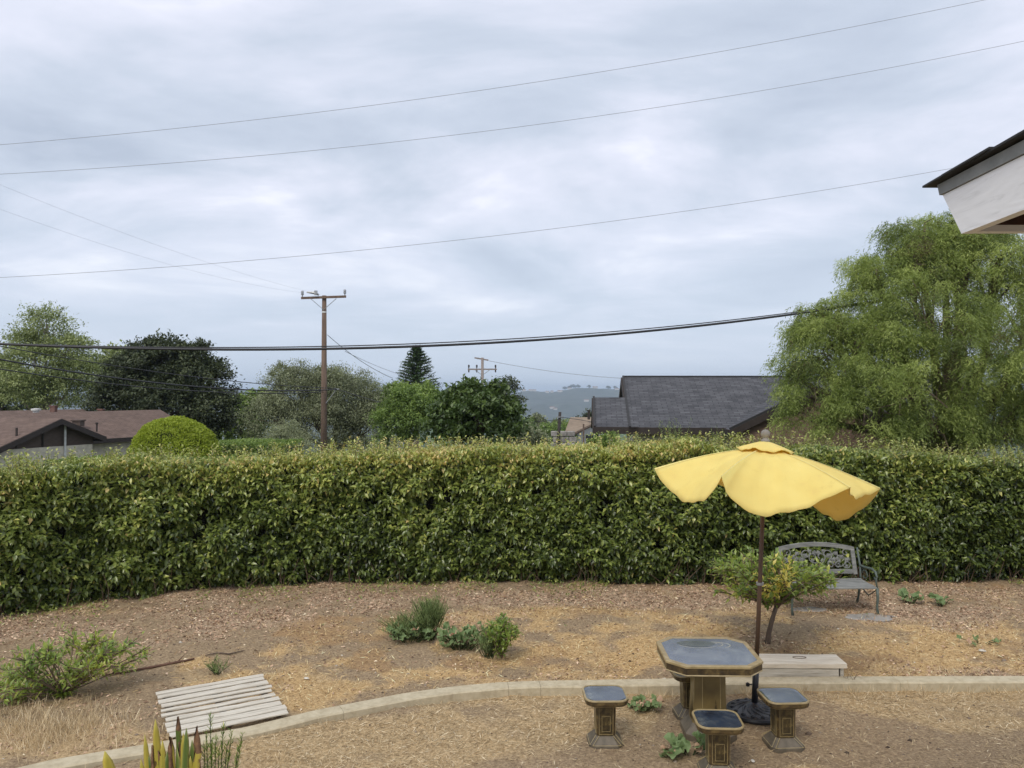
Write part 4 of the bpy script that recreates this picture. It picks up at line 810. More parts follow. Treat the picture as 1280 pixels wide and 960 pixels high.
def cpos(k, t_, r_):
    q_ = apex+(tips[k].lerp(tips[(k+1) % 6], t_)-apex)*r_; s4 = 4*t_*(1-t_); dr_ = drape(k, t_)
    wq = (.012*math.sin(t_*17+k*2.1+r_*4)*r_+.007*math.sin(t_*37+k+r_*9)*r_**2+.005*math.sin(t_*11-r_*21+k*3))*s4
    q_.z += .03*math.sin(math.pi*r_)-sag[k]*dr_*(.80*r_**3.2+.20*r_**1.3)+wq
    ctr = Vector((apex.x, apex.y, q_.z)); return q_.lerp(ctr, pull[k]*s4*r_**2+(-.05*s4*r_*(1-r_)))
for k in range(6):
    for i in range(NR+1):
        for j in range(NT):
            grid[(k, i, j)] = len(m.v); m.v.append(tuple(cpos(k, j/NT, i/NR)-U0))
for k in range(6):
    for i in range(NR):
        for j in range(NT):
            k2, j2 = (k, j+1) if j+1 < NT else ((k+1) % 6, 0)
            m.f.append((grid[(k, i, j)], grid[(k, i+1, j)], grid[(k2, i+1, j2)], grid[(k2, i, j2)])); m.m.append(0)
can = m.build('canopy', yel, um, True); md = can.modifiers.new('thickness', 'SOLIDIFY'); md.thickness = .003
# stitched seams over the ribs and a hem, one flat ribbon each
sm_ = M('yellow_seam', [(.3, (.72, .60, .22)), (.7, (.84, .73, .28))], 20, .9, .2)
for k in range(6):
    m = MB(); L_r = []; 
    for i in range(3, NR+1):
        r_ = i/NR; w_ = .012/max(r_, .12)
        L_r.append((cpos((k+5) % 6, 1-w_*.5, r_)-U0+Vector((0, 0, .004)), cpos(k, 0, r_)-U0+Vector((0, 0, .006)), cpos(k, w_*.5, r_)-U0+Vector((0, 0, .004))))
    for q3 in L_r: m.v += [tuple(v) for v in q3]
    for i in range(len(L_r)-1): m.f += [(i*3, i*3+3, i*3+4, i*3+1), (i*3+1, i*3+4, i*3+5, i*3+2)]; m.m += [0, 0]
    m.build('seam', sm_, um, True)
# vent cap
m = MB(); n_ = 48; rings = []
for i in range(7):
    r_ = i/6; ring = []
    for j in range(n_):
        a = 2*math.pi*j/n_; six = (math.cos(math.pi/6)/math.cos(((a-R(172)) % (math.pi/3))-math.pi/6)); rr = (.02+.245*r_)*six; dx_, dy_ = rr*math.cos(a), rr*math.sin(a)
        ring.append(Vector((apex.x+dx_, apex.y+dy_, apex.z+.052-.085*dx_-.066*dy_-.082*r_**1.1+(.008*math.sin(a*5+1)+.006*math.sin(a*13))*r_**3-.012*abs(math.sin(3*(a-R(172))))*r_**4))-U0)
    rings.append(ring)
m.loft(rings, cap=False); vc = m.build('vent_cap', yel, um, True); md = vc.modifiers.new('thickness', 'SOLIDIFY'); md.thickness = .004
polew = M('umbrella_pole_wood', [(.3, (.06, .035, .022)), (.7, (.15, .09, .055))], 10, .55, .3, .002, (1, 1, .1)); blk = M('black_metal', (.02, .022, .028), 12, .4, .2)
axis_ = (apex-U0); tb = Vector((0, 0, .02)); 
m = MB(); m.tube([tb+axis_*.15, tb+axis_*.5, axis_+Vector((0, 0, .06))], .0205, 14); m.build('pole', polew, um, True)
m = MB(); f = axis_+Vector((0, 0, .055)); m.lathe([(.045, -.01), (.04, .012), (.026, .02), (.026, .035), (.036, .045), (.042, .065), (.038, .088), (.022, .104), (.002, .11)], 16, f); m.build('finial', M('weathered_finial', (.24, .22, .19), 20, .7, .3), um, True)
m = MB(); m.lathe([(.035, -.012), (.035, .012)], 14, axis_*.49); m.build('pole_collar', metal, um)
for k in range(6):
    d_ = (tips[k]-apex); a0 = apex+Vector((0, 0, -.04))-U0; b0 = tips[k]-U0-(tips[k]-apex)*.06+Vector((0, 0, -.034)); rb = MB(); rb.tube([a0, a0.lerp(b0, .5)+Vector((0, 0, .012)), b0], .009, 6); ro = rb.build('rib', polew, um)
    mid_ = a0.lerp(b0, .5); sb = MB(); sb.tube([mid_, axis_*.84+Vector((0, 0, .0))], .007, 6); sb.build('strut', polew, ro)
m = MB(); m.lathe([(.04, -.03), (.05, 0), (.04, .03)], 12, axis_*.84); m.build('hub', polew, um)
# stand is its own thing
ub = empty('umbrella_base', U0, 'round black cast metal umbrella base with relief pattern and knob', 'umbrella base')
m = MB(); m.lathe([(.25, .012), (.262, .03), (.255, .046), (.2, .062), (.1, .085), (.05, .11), (.04, .12)], 40, (0, 0, .005)); m.build('plate', blk, ub, True)
m = MB()
for k in range(14):
    a = 2*math.pi*k/14; pts = []
    for j in range(9):
        q_ = j/8; aa = a+q_*1.1; rr = .07+.165*q_; pts.append((rr*math.cos(aa), rr*math.sin(aa), .085-.045*q_+.012))
    m.tube(pts, [.008, .011, .013, .013, .011, .009, .009, .008, .006], 6)
    aa = a+.3; m.lathe([(.02, -.01), (.022, .004), (.01, .014)], 8, (.2*math.cos(aa), .2*math.sin(aa), .068))
m.tube([(.25*math.cos(2*math.pi*k/40), .25*math.sin(2*math.pi*k/40), .05) for k in range(41)], .008, 6); m.build('relief', blk, ub, True)
m = MB(); m.tube([Vector((0, 0, .09)), Vector((0, 0, .1))+axis_*.14], .029, 16); m.build('sleeve', blk, ub, True)
m = MB(); m.tube([(-.025, -.005, .29), (-.06, -.01, .29)], .006, 8); m.lathe([(.004, -.02), (.018, -.012), (.018, .012), (.004, .02)], 10, (-.066, -.01, .29)); m.build('knob', blk, ub)

# ------------------------------------------------------------------ glazed ceramic table and four stools
def glaze(name, stops, scale, rough, bs=.15, coat=0.):
    m_ = M(name, stops, scale, rough, bs, .002, None, 6, .7, .6); m_.node_tree.nodes['Principled BSDF'].inputs['Coat Weight'].default_value = coat; m_.node_tree.nodes['Principled BSDF'].inputs['Coat Roughness'].default_value = .12; return m_
g_rim = glaze('ochre_rim', [(.3, (.24, .18, .08)), (.7, (.42, .33, .17))], 14, .42)
g_brown = glaze('brown_glaze', [(.35, (.03, .02, .01)), (.5, (.07, .046, .018)), (.68, (.17, .12, .045))], 16, .35, .3)
g_col = glaze('olive_brown_glaze', [(.3, (.11, .075, .025)), (.55, (.2, .145, .05)), (.75, (.27, .2, .085))], 3, .4)
g_gold = glaze('gold_line', [(.3, (.3, .23, .10)), (.7, (.45, .36, .18))], 20, .5)
g_blue = glaze('blue_glaze', [(.32, (.012, .018, .03)), (.5, (.035, .052, .08)), (.62, (.09, .11, .125)), (.75, (.25, .25, .22))], 4.5, .18, .1, .6)
g_top = glaze('table_blue_glaze', [(.3, (.06, .075, .11)), (.5, (.10, .125, .17)), (.68, (.19, .22, .25))], 3.2, .26, .1, .5)
g_dark = glaze('dark_panel', [(.35, (.02, .015, .008)), (.52, (.06, .042, .015)), (.68, (.16, .12, .045))], 22, .35, .4)
g_grey = glaze('grey_foot', [(.3, (.06, .048, .03)), (.7, (.16, .13, .09))], 8, .55)
def octa(w, d_, ch, z, n=1, cx=0, cy=0):
    a, b = w/2, d_/2; pts = [(-a+ch, -b), (a-ch, -b), (a, -b+ch), (a, b-ch), (a-ch, b), (-a+ch, b), (-a, b-ch), (-a, -b+ch)]
    return [Vector((cx+x_, cy+y_, z)) for x_, y_ in pts]
def rsq(w, c_, z, seg=4):
    pts = []; a = w/2-c_
    for k, (sx, sy) in enumerate([(1, -1), (1, 1), (-1, 1), (-1, -1)]):
        for j in range(seg+1):
            an = -math.pi/2+k*math.pi/2+j/seg*math.pi/2; pts.append(Vector((sx*a+c_*math.cos(an), sy*a+c_*math.sin(an), z)))
    return pts
def band(m, p0, p1, n_, r, mi=0): m.tube([p0, p1], r, 4, mi)
def make_stool(label, loc, rz):
    t_ = empty('garden_stool', loc, label, 'stool', 'ceramic stools around the garden table', rz=rz); W_ = .365
    m = MB(); m.loft([rsq(W_*.86, .07, .37), rsq(W_*.97, .08, .378), rsq(W_, .085, .392), rsq(W_, .085, .412)]); m.build('seat', g_brown, t_)
    m = MB(); m.loft([rsq(W_*1.0, .085, .4125), rsq(W_*1.015, .087, .418), rsq(W_, .085, .426), rsq(W_*.93, .075, .427), rsq(W_*.92, .073, .421)], cap=False)
    m.loft([rsq(W_*.86, .07, .364), rsq(W_*.9, .072, .369), rsq(W_*.87, .07, .374)], cap=False); m.build('rim', g_rim, t_)
    m = MB(); m.loft([rsq(W_*.925, .074, .4), rsq(W_*.925, .074, .4215), rsq(W_*.80, .06, .4185)]); m.build('seat_inlay', g_blue, t_)
    m = MB(); m.loft([octa(.155, .155, .014, .09), octa(.16, .16, .014, .2), octa(.165, .165, .014, .375)]); m.build('pedestal', g_brown, t_)
    for k in range(4):
        Rz = Matrix.Rotation(k*math.pi/2, 4, 'Z'); m = MB(); pn = MB()
        f = lambda x_, y_, z_: Rz @ Vector((x_, y_, z_))
        y_ = -.0815
        pn.add([f(-.05, y_-.001, .115), f(.05, y_-.001, .115), f(.052, y_-.004, .345), f(-.052, y_-.004, .345)], [(0, 1, 2, 3)])
        pn.build('panel', g_dark, t_)
        for a, b in (((-.058, y_, .105), (.058, y_, .105)), ((.058, y_, .105), (.06, y_-.004, .355)), ((.06, y_-.004, .355), (-.06, y_-.004, .355)), ((-.06, y_-.004, .355), (-.058, y_, .105)),
                     ((-.035, y_-.001, .13), (.035, y_-.001, .13)), ((.035, y_-.001, .13), (.035, y_-.002, .26)), ((.035, y_-.002, .26), (-.035, y_-.002, .26)), ((-.035, y_-.002, .26), (-.035, y_-.001, .13))): m.tube([f(*a), f(*b)], .0019, 4)
        for a, b in (((-.12, -.142, .037), (.12, -.142, .037)), ((-.12, -.142, .037), (-.06, -.083, .096)), ((.12, -.142, .037), (.06, -.083, .096))): m.tube([f(*a), f(*b)], .0021, 4)
        m.build('gold_line', g_gold, t_)
    m = MB(); m.loft([octa(.295, .295, .055, -.03), octa(.30, .30, .055, .0), octa(.295, .295, .055, .03), octa(.175, .175, .03, .092)]); m.build('foot', g_grey, t_)
    return t_
def copy_tree(o_, parent=None):
    c_ = o_.copy(); COL.objects.link(c_); c_.parent = parent
    for ch in list(o_.children): copy_tree(ch, c_)
    return c_
stool = make_stool('ceramic stool standing clear to the left of the table', (.798, 6.64, .0), R(1))
for lb, loc, rz in (('nearest ceramic stool in front of the table, dark blue glossy seat', (1.632, 6.13, -.005), R(-3)), ('ceramic stool at the right of the table beside the umbrella pole', (2.315, 6.6, 0), R(3)), ('ceramic stool half hidden behind the left of the table pedestal', (1.665, 7.2, .0), R(2))):
    s_ = copy_tree(stool); s_.location = loc; s_.rotation_euler[2] = rz; s_['label'] = lb
tb_ = empty('garden_table', (1.733, 6.83, 0), 'octagonal glazed ceramic garden table with blue top and ochre rim', 'table', rz=R(-1.5)); TW, TD = .825, .785
m = MB(); m.loft([octa(TW*.93, TD*.93, .13, .628), octa(TW*.985, TD*.985, .14, .64), octa(TW*.985, TD*.985, .14, .70)]); m.build('table_top', g_brown, tb_)
m = MB(); m.loft([octa(TW*.985, TD*.985, .14, .697), octa(TW*1.005, TD*1.005, .145, .703), octa(TW*1.005, TD*1.005, .145, .718), octa(TW*.99, TD*.99, .142, .724), octa(TW*.91, TD*.905, .129, .724), octa(TW*.90, TD*.895, .127, .719)], cap=False)
m.loft([octa(TW*.985, TD*.985, .14, .634), octa(TW*1.0, TD*1.0, .143, .640), octa(TW*.985, TD*.985, .14, .647)], cap=False); m.build('rim', g_rim, tb_)
m = MB(); m.loft([octa(TW*.905, TD*.90, .128, .70), octa(TW*.905, TD*.90, .128, .7195)]); m.build('top_inlay', g_top, tb_)
m = MB(); n_ = 40; m.add([(-.06+.17*math.cos(2*math.pi*k/n_)*(1+.08*math.sin(3*2*math.pi*k/n_)), .20+.085*math.sin(2*math.pi*k/n_), .7207) for k in range(n_)], [tuple(range(n_))]); m.build('dark_glaze_patch', glaze('patch_glaze', [(.3, (.02, .03, .035)), (.7, (.08, .10, .09))], 9, .2, .1, .5), tb_)
m = MB()
for rr, cx_, cy_, a0, a1 in ((.10, .08, .19, -1.2, 2.2), (.14, .10, .17, -1.0, 1.9), (.19, -.04, .20, 3.4, 5.6), (.06, .07, .2, 0, 3)):
    m.tube([(cx_+rr*math.cos(a0+(a1-a0)*j/12), cy_+rr*.6*math.sin(a0+(a1-a0)*j/12), .7205) for j in range(13)], [.002]+[.006]*11+[.002], 5)
m.v = [(a, b, .7195+(c-.7195)*.2) for a, b, c in m.v]; m.build('glaze_swirl', glaze('pale_swirl', [(.3, (.22, .23, .20)), (.7, (.36, .36, .3))], 8, .3), tb_)
m = MB(); m.loft([octa(.30, .30, .065, .12), octa(.275, .275, .06, .35), octa(.262, .262, .058, .63)]); m.build('pedestal', g_col, tb_)
m = MB(); m.loft([octa(.44, .44, .09, -.03), octa(.44, .44, .09, .05), octa(.305, .305, .066, .125)]); m.build('foot', g_grey, tb_)
for k in range(4):
    Rz = Matrix.Rotation(k*math.pi/2, 4, 'Z'); m = MB()
    for x_ in (-.078, .078): m.tube([Rz @ Vector((x_, -.142, .16)), Rz @ Vector((x_*.97, -.1325, .61))], .003, 4)
    m.build('gold_line', g_gold, tb_)
    m = MB()
    for x_, h_, w_ in ((-.02, .13, .035), (.035, .22, .03), (.05, .1, .02)):
        m.add([Rz @ Vector((x_-w_/2, -.152, .14)), Rz @ Vector((x_+w_/2, -.152, .14)), Rz @ Vector((x_+w_*.3, -.149, .14+h_*.6)), Rz @ Vector((x_, -.146, .14+h_)), Rz @ Vector((x_-w_*.35, -.149, .14+h_*.55))], [(0, 1, 2, 3, 4)])
    m.build('dark_motif', g_dark, tb_)

# ------------------------------------------------------------------ cast iron garden bench
bn = empty('garden_bench', (4.27, 10.45, .055), 'weathered grey slatted bench with scrollwork back in front of the hedge', 'bench', rz=R(1)); gw = M('weathered_grey_wood', [(.3, (.12, .125, .12)), (.5, (.21, .215, .205)), (.7, (.31, .31, .29))], 5, .85, .4, .004, (1, 12, 12)); gi = M('grey_green_iron', (.085, .11, .095), 15, .6, .4); gp = M('grey_scroll_iron', [(.3, (.12, .125, .12)), (.7, (.25, .26, .245))], 18, .6, .4)
bn.scale = (.965, 1, .94)
BWd = .545
for i in range(6):
    y_ = -.22+i*.082; z_ = .40-.012*math.sin(i/5*math.pi)+(.0 if i else -.012); m = MB(); m.box((0, y_, z_), (2*BWd+.09, .068, .026), bev=.006); m.build('slat', gw, bn)
yb_ = .26; lean = .22
def bk(x_, z_): return Vector((x_, yb_+(z_-.42)*lean, z_))
def bar(m, pts, w_, th):
    rings = []
    for i, q_ in enumerate(pts):
        a = pts[max(0, i-1)]; b = pts[min(len(pts)-1, i+1)]; t_ = (b-a).normalized(); n_ = Vector((-t_.z, 0, t_.x)); n_.y = 0; y_ = Vector((0, th/2, 0)); rings.append([q_-n_*w_/2-y_, q_+n_*w_/2-y_, q_+n_*w_/2+y_, q_-n_*w_/2+y_])
    m.loft(rings)
topz = lambda x_: .885-.07*(x_/BWd)**2
m = MB(); bar(m, [bk(x_, topz(x_)) for x_ in np.linspace(-BWd, BWd, 17)], .06, .03); m.build('top_rail', gw, bn)
m = MB(); bar(m, [bk(-BWd, .50), bk(BWd, .50)], .06, .028); m.build('bottom_rail', gw, bn)
for s_ in (-1, 1):
    m = MB(); bar(m, [bk(s_*(BWd-.01), .46), bk(s_*(BWd-.02), .84)], .055, .028); m.build('side_rail', gw, bn)
m = MB()
def sp(cx_, cz_, r0, turns, a0, s_=1, r=.0075):
    n_ = int(14*abs(turns))+4; m.tube([bk(cx_+s_*r0*(1-.78*j/n_)*math.cos(a0+turns*2*math.pi*j/n_), cz_+r0*(1-.78*j/n_)*math.sin(a0+turns*2*math.pi*j/n_)) for j in range(n_+1)], [r]*(n_)+[r*1.5], 5)
def lf_(cx_, cz_, a, l, s_=1):
    d_ = Vector((math.cos(a)*s_, 0, math.sin(a))); n_ = Vector((-d_.z, 0, d_.x)); q_ = bk(cx_, cz_); w_ = l*.42; y_ = Vector((0, -.008, 0)); m.add([q_, q_+d_*l*.4+n_*w_, q_+d_*l, q_+d_*l*.4-n_*w_, q_+d_*l*.5+y_], [(0, 1, 4), (1, 2, 4), (2, 3, 4), (3, 0, 4), (1, 0, 3, 2)])
for s_ in (-1, 1):
    for cx_, cz_, r0, tn, a0 in ((.33, .665, .13, 1.3, 2.2), (.20, .60, .07, 1.2, 0), (.43, .60, .065, 1.2, 3.1), (.15, .74, .08, 1.2, 5), (.42, .76, .05, 1.1, 1), (.07, .58, .05, 1.1, 2), (.30, .59, .05, 1.2, 1), (.05, .70, .09, 1.0, 4)):
        sp(s_*cx_, cz_, r0, tn, a0, s_)
    for cx_, cz_, a, l in ((.33, .67, .9, .07), (.33, .67, 2.9, .06), (.33, .67, 4.5, .06), (.22, .63, 1.2, .07), (.44, .63, 2.0, .06), (.13, .7, .5, .08), (.13, .77, 2.6, .06), (.47, .7, 4.2, .07), (.07, .62, 1.5, .06), (.26, .78, 5.4, .07), (.4, .55, .8, .05), (.02, .8, 4.9, .08)):
        lf_(s_*cx_, cz_, a, l*1.25, s_)
m.build('scrollwork', gp, bn)
for s_ in (-1, 1):
    xx_ = s_*(BWd+.045)
    m = MB(); m.tube([(xx_, -.24, .39), (xx_, -.255, .25), (xx_, -.235, .12), (xx_, -.27, .0)], [.022, .018, .016, .02], 8); m.build('leg', gi, bn, True)
    m = MB(); m.tube([(xx_, .24, .40), (xx_, .26, .25), (xx_, .30, .1), (xx_, .36, 0)], [.022, .018, .016, .02], 8); m.build('leg', gi, bn, True)
    m = MB(); m.tube([(xx_, -.24, .385), (xx_, 0, .37), (xx_, .24, .39)], .016, 6); m.tube([(xx_, -.23, .36), (xx_, 0, .22), (xx_, .25, .3)], .009, 5); m.build('side_frame', gi, bn)
    m = MB(); m.tube([(xx_, .33, .84), (xx_, .29, .72), (xx_, .24, .60), (xx_, .12, .60), (xx_, -.10, .625), (xx_, -.20, .60), (xx_, -.235, .54), (xx_, -.20, .49), (xx_, -.16, .52)], [.014, .014, .015, .017, .018, .017, .014, .012, .01], 8)
    m.tube([(xx_, .24, .60), (xx_, .23, .45), (xx_, .22, .40)], .014, 6); m.tube([(xx_, -.235, .56), (xx_, -.21, .47), (xx_, -.24, .40)], .012, 6)
    m.tube([(xx_, .1+.07*math.cos(j*.7), .5+.06*math.sin(j*.7)) for j in range(9)], .008, 5); m.build('armrest', gi, bn, True)
# concrete pads under the bench feet
padm = M('grey_pad', [(.3, (.22, .2, .18)), (.7, (.36, .34, .31))], 8, .95, .6, .01)
for px, py, rx, ry, lb in ((1088, 771, .34, .16, 'grey worn concrete pad on the ground below the right foot of the bench'), (1012, 762, .26, .12, 'grey worn concrete pad below the bench beside the small citrus tree')):
    q_ = G(px, py, .07); m = MB(); rg = []
    jit = [random.uniform(.75, 1.15) for _ in range(18)]
    for sc, z_ in ((1.05, -.05), (1, .012), (.93, .022)): rg.append([(rx*sc*jit[k]*math.cos(2*math.pi*k/18), ry*sc*jit[k]*math.sin(2*math.pi*k/18), z_) for k in range(18)])
    m.loft(rg); o_ = m.build('ground_pad', padm); o_.location = (q_.x, q_.y, float(on_ground(np.array([q_.x]), np.array([q_.y]))[0])); tag(o_, lb, 'concrete pad')

# ------------------------------------------------------------------ slatted wooden platform and plank seat
wdg = M('silvered_board', [(.25, (.36, .32, .25)), (.5, (.58, .535, .45)), (.75, (.74, .70, .60))], 7, .9, .6, .004, (.6, 9, 9)); wd2 = M('pale_plank', [(.3, (.52, .44, .33)), (.5, (.72, .64, .51)), (.75, (.84, .78, .66))], 5, .85, .4, .003, (.7, 9, 9))
def board(m, c, l, w_, th, rz=0, wob=.003):
    n_ = 8; rings = []; ca, sa = math.cos(rz), math.sin(rz)
    for i in range(n_+1):
        x_ = -l/2+l*i/n_; a = random.uniform(-wob, wob); b = random.uniform(-wob, wob); h = random.uniform(-wob, wob)*.6; e_ = .004; pr = [(-w_/2+a, -th/2), (-w_/2+a, th/2-e_), (-w_/2+a+e_, th/2+h), (w_/2+b-e_, th/2+h), (w_/2+b, th/2-e_), (w_/2+b, -th/2)]
        rings.append([Vector((c[0]+x_*ca-y_*sa, c[1]+x_*sa+y_*ca, c[2]+z_)) for y_, z_ in pr])
    m.loft(rings); return m
TL = G(187, 867, .13); TR = G(321, 843.5, .13); BR = G(366, 886, .13)
xa = (TR-TL); ya = (BR-TR); Lx = xa.length; Ly = ya.length; pc = TL+xa*.5+ya*.5; ang = math.atan2(xa.y, xa.x)
pl = empty('wooden_platform', (pc.x, pc.y, .055), 'weathered grey slatted wooden platform lying beside the kerb at lower left', 'pallet', rz=ang)
for x_ in (-.43, 0, .43):
    m = MB(); board(m, (x_*Lx, 0, .03), Ly*.98, .045, .055, math.pi/2); m.build('bearer', twig, pl)
nb = 10; yy = Ly/2
for i in range(nb):
    w_ = [.066, .075, .10, .066, .062, .066, .08, .095, .10, .085][i]*Ly/1.09; gap = [.032, .04, .04, .05, .048, .055, .036, .016, .036, .016][i]; yy -= w_/2; m = MB()
    board(m, (random.uniform(-.012, .012), yy, .071+random.uniform(-.003, .003)), Lx*random.uniform(.98, 1.01), w_, .012, random.gauss(0, .006), .004); m.build('board', wdg, pl); yy -= w_/2+gap
ps = empty('plank_seat', (2.82, 8.07, .06), 'low pale timber plank seat lying behind the table just beyond the kerb', 'bench', rz=R(-1))
m = MB(); board(m, (0, 0, .145), 1.24, .30, .045, 0, .004); m.build('plank', wd2, ps)
for y_ in (-.115, .115):
    m = MB(); board(m, (-.02, y_, .06), 1.12, .04, .12, 0, .002); m.build('side_board', wdg, ps)
m = MB(); board(m, (.585, 0, .06), .22, .035, .115, math.pi/2, .002); m.build('end_board', wdg, ps)
m = MB(); m.tube([(.2+.07*math.cos(j*.5), .04+.03*math.sin(j*.5), .169) for j in range(13)], .004, 4); m.build('knot_mark', twig, ps)

# ------------------------------------------------------------------ garden plants
def bush(name, label, cat, base, stems, mat, L, W, nl, leafsp=.5, c0=.5, tr=.02, yellow=None, group=None, up=.35, kind='stuff', bm=twig):
    """stems: list of (points...) world-local polylines; leaves set along the outer part"""
    root = empty(name, base, label, cat, group); m = MB(); pos = []; dr = []; 
    for st_p in stems: m.tube(st_p, [max(.003, tr*(1-.8*j/(len(st_p)-1))) for j in range(len(st_p))], 5)
    wts = np.array([sum((Vector(a)-Vector(b)).length for a, b in zip(s_[:-1], s_[1:])) for s_ in stems]); wts = wts/wts.sum(); ch = rng.choice(len(stems), nl, p=wts)
    for i in ch:
        s_ = stems[i]; t_ = (1-random.random()**1.3*leafsp*1.6) if leafsp < 1 else random.random(); t_ = max(.02, t_); k = t_*(len(s_)-1); j = min(int(k), len(s_)-2); q_ = Vector(s_[j]).lerp(Vector(s_[j+1]), k-j); ax_ = (Vector(s_[j+1])-Vector(s_[j])).normalized(); rv = Vector(rdir(1)[0]); pos.append(q_+rv*.012); dr.append(rv*.9+ax_*.5+Vector((0, 0, up)))
    m.build('branches', bm, root); pos = np.array(pos); n_ = len(pos); cl_ = fbm(pos*6, 2, 12)-.5; c_ = np.clip(c0+cl_*.7+rng.normal(0, .13, n_), 0, .88)
    if yellow is not None: c_ = np.where((np.linalg.norm(pos-np.array(yellow[0]), axis=1) < yellow[1]) & (rng.random(n_) < .6), rng.uniform(.92, 1, n_), c_)
    leaves('foliage', pos, np.array(dr), nrm(rdir(n_)*.5+np.array([0, -.15, 1.])), rng.uniform(.7, 1.25, n_)*L, rng.uniform(.8, 1.2, n_)*W, c_, mat, root, kind, 5); return root
def radial(n, c, r, rz_, start, nb=4, sub=3, below=.2):
    out_ = []; c = Vector(c); start = Vector(start)
    for i in range(n):
        dv = Vector(rdir(1)[0]); dv.z = abs(dv.z) if random.random() > below else dv.z*.6; e_ = c+Vector((dv.x*r, dv.y*r, dv.z*rz_))*random.uniform(.65, 1.08); md = start.lerp(e_, .5)+Vector((random.gauss(0, .04), random.gauss(0, .04), .03)); out_.append([start, md, e_])
        for _ in range(sub): e2 = e_+Vector(rdir(1)[0])*r*.3; out_.append([md.lerp(e_, .4), md.lerp(e_, .75)+Vector((0, 0, .01)), e2])
    return out_
b0 = G(961, 803, .07)
tree_st = [[(0, 0, -.05), (.02, 0, .2), (.10, 0, .42)], [(.10, 0, .42), (.02, 0, .55), (-.3, .05, .7)], [(.10, 0, .42), (.2, 0, .55), (.45, 0, .68)], [(.1, 0, .42), (.1, -.1, .6), (.1, -.1, .9)]]
cit = bush('citrus_tree', 'small citrus tree with light green leaves and a yellow patch in front of the bench', 'tree', (b0.x, b0.y, .06), radial(34, (-.14, 0, .78), .52, .29, (.08, 0, .45), sub=3)+radial(22, (.36, 0, .74), .40, .24, (.12, 0, .45), sub=3, below=.4)+radial(10, (-.42, 0, .55), .22, .18, (.0, 0, .45), sub=2), lm_citrus, .075, .034, 2900, .6, .60, .010, ((-.02, -.30, .86), .27))
m = MB(); m.tube([(-.02, 0, -.06), (.0, 0, .12), (.045, .01, .28), (.10, 0, .46)], [.036, .028, .026, .022], 10); [m.tube(s_, [.02, .015, .008], 6) for s_ in tree_st[1:]]; m.build('trunk', bark, cit, True)
b0 = G(78, 872, .07)
bush('citrus_shrub', 'low spreading green citrus shrub at the left edge of the garden', 'shrub', (b0.x, b0.y, .06), radial(24, (-.02, 0, .30), .42, .30, (0, 0, .04), sub=3, below=.1)+radial(16, (.36, .2, .30), .34, .28, (.02, 0, .05), sub=2, below=.3)+radial(18, (-.5, -.1, .14), .36, .22, (-.02, 0, .05), sub=2, below=.2), lm_citrus, .07, .022, 2700, .7, .6, .009, ((.02, -.42, .02), .22))
b0 = G(627, 824, .07)
bush('small_shrub', 'small bright green upright shrub at the right end of the weedy patch', 'shrub', (b0.x, b0.y, .06), radial(34, (.02, 0, .28), .19, .16, (0, 0, .02), sub=2, below=.15), lm_citrus, .05, .02, 1500, .55, .52, .006)
b0 = G(590, 812, .07)
stalks('feathery_plant', 'soft green fennel like clump at the back of the weedy patch', 537, 748, 9.25, .06, 230, .11, lm_weed, .0, 30, .06, .5, .004)
stalks('feathery_plant', 'thin grey green feathery weed between the squash plant and the small shrub', 612, 780, 8.6, .06, 40, .10, lm_weed, .05, 30, .05, .5, .004)
stalks('feathery_plant', 'low grey feathery weed left of the fennel like clump', 505, 768, 9.3, .06, 110, .15, lm_weed, .05, 24, .05, .5, .004)
stalks('feathery_plant', 'tiny green weed behind the slatted wooden platform', 273, 826, 8.1, .06, 14, .07, lm_weed, .0, 16, .05, .5, .006)
def lobed(name, mat, r=.09):
    m = MB(); n_ = 25; ring = []; inner = []
    for k in range(n_):
        a = -math.pi/2+.25+(2*math.pi-.5)*k/(n_-1); rr = r*(.78+.2*abs(math.cos(a*2.5))+.06*math.sin(a*9)); ring.append((rr*math.cos(a), rr*math.sin(a)+r*.4, .022*math.sin(a*3)+.018)); inner.append((rr*.5*math.cos(a), rr*.5*math.sin(a)+r*.4, .004))
    m.add([(0, 0, 0)]+ring+inner, [(1+n_+k, 1+k, 2+k, 2+n_+k) for k in range(n_-1)]+[(0, 1+n_+k, 2+n_+k) for k in range(n_-1)]); me = bpy.data.meshes.new(name); me.from_pydata(m.v, [], m.f); me.update(); me.materials.append(mat)
    at_ = me.attributes.new('c', 'FLOAT', 'POINT'); at_.data.foreach_set('value', [.25]+[.55]*n_+[.4]*n_); return me
sqm = leafmat('squash_leaf', [(0, (.12, .18, .07)), (.5, (.22, .31, .14)), (1, (.36, .43, .22))], .6, .35, .3); leaf_me = lobed('leaf', sqm); leaf_small = lobed('leaf_small', sqm, .05); dry_me = lobed('dry_leaf', lm_litter, .06)
def squash(label, px, py, n, rx, ry, h, s=1., dry=0, me=None):
    b0 = G(px, py, .03 if py > 862 else .07); zg = float(on_ground(np.array([b0.x]), np.array([b0.y]))[0]); root = empty('squash_plant', (b0.x, b0.y, zg), label, 'plant', None); m = MB()
    for i in range(n):
        x_ = random.uniform(-1, 1)*rx; y_ = random.uniform(-1, 1)*ry; z_ = h*random.uniform(.35, 1); m.tube([(x_*.4, y_*.4, 0), (x_*.7, y_*.7, z_*.7), (x_, y_, z_)], .004, 4)
        l_ = bpy.data.objects.new('leaf', dry_me if i < dry else (me or leaf_me)); COL.objects.link(l_); l_.parent = root; l_.location = (x_, y_, z_); l_.rotation_euler = (random.gauss(.35, .35), random.gauss(0, .35), random.uniform(0, 6.28)); k = s*random.uniform(.7, 1.2); l_.scale = (k, k, k)
    m.build('stems', twig_green, root); return root
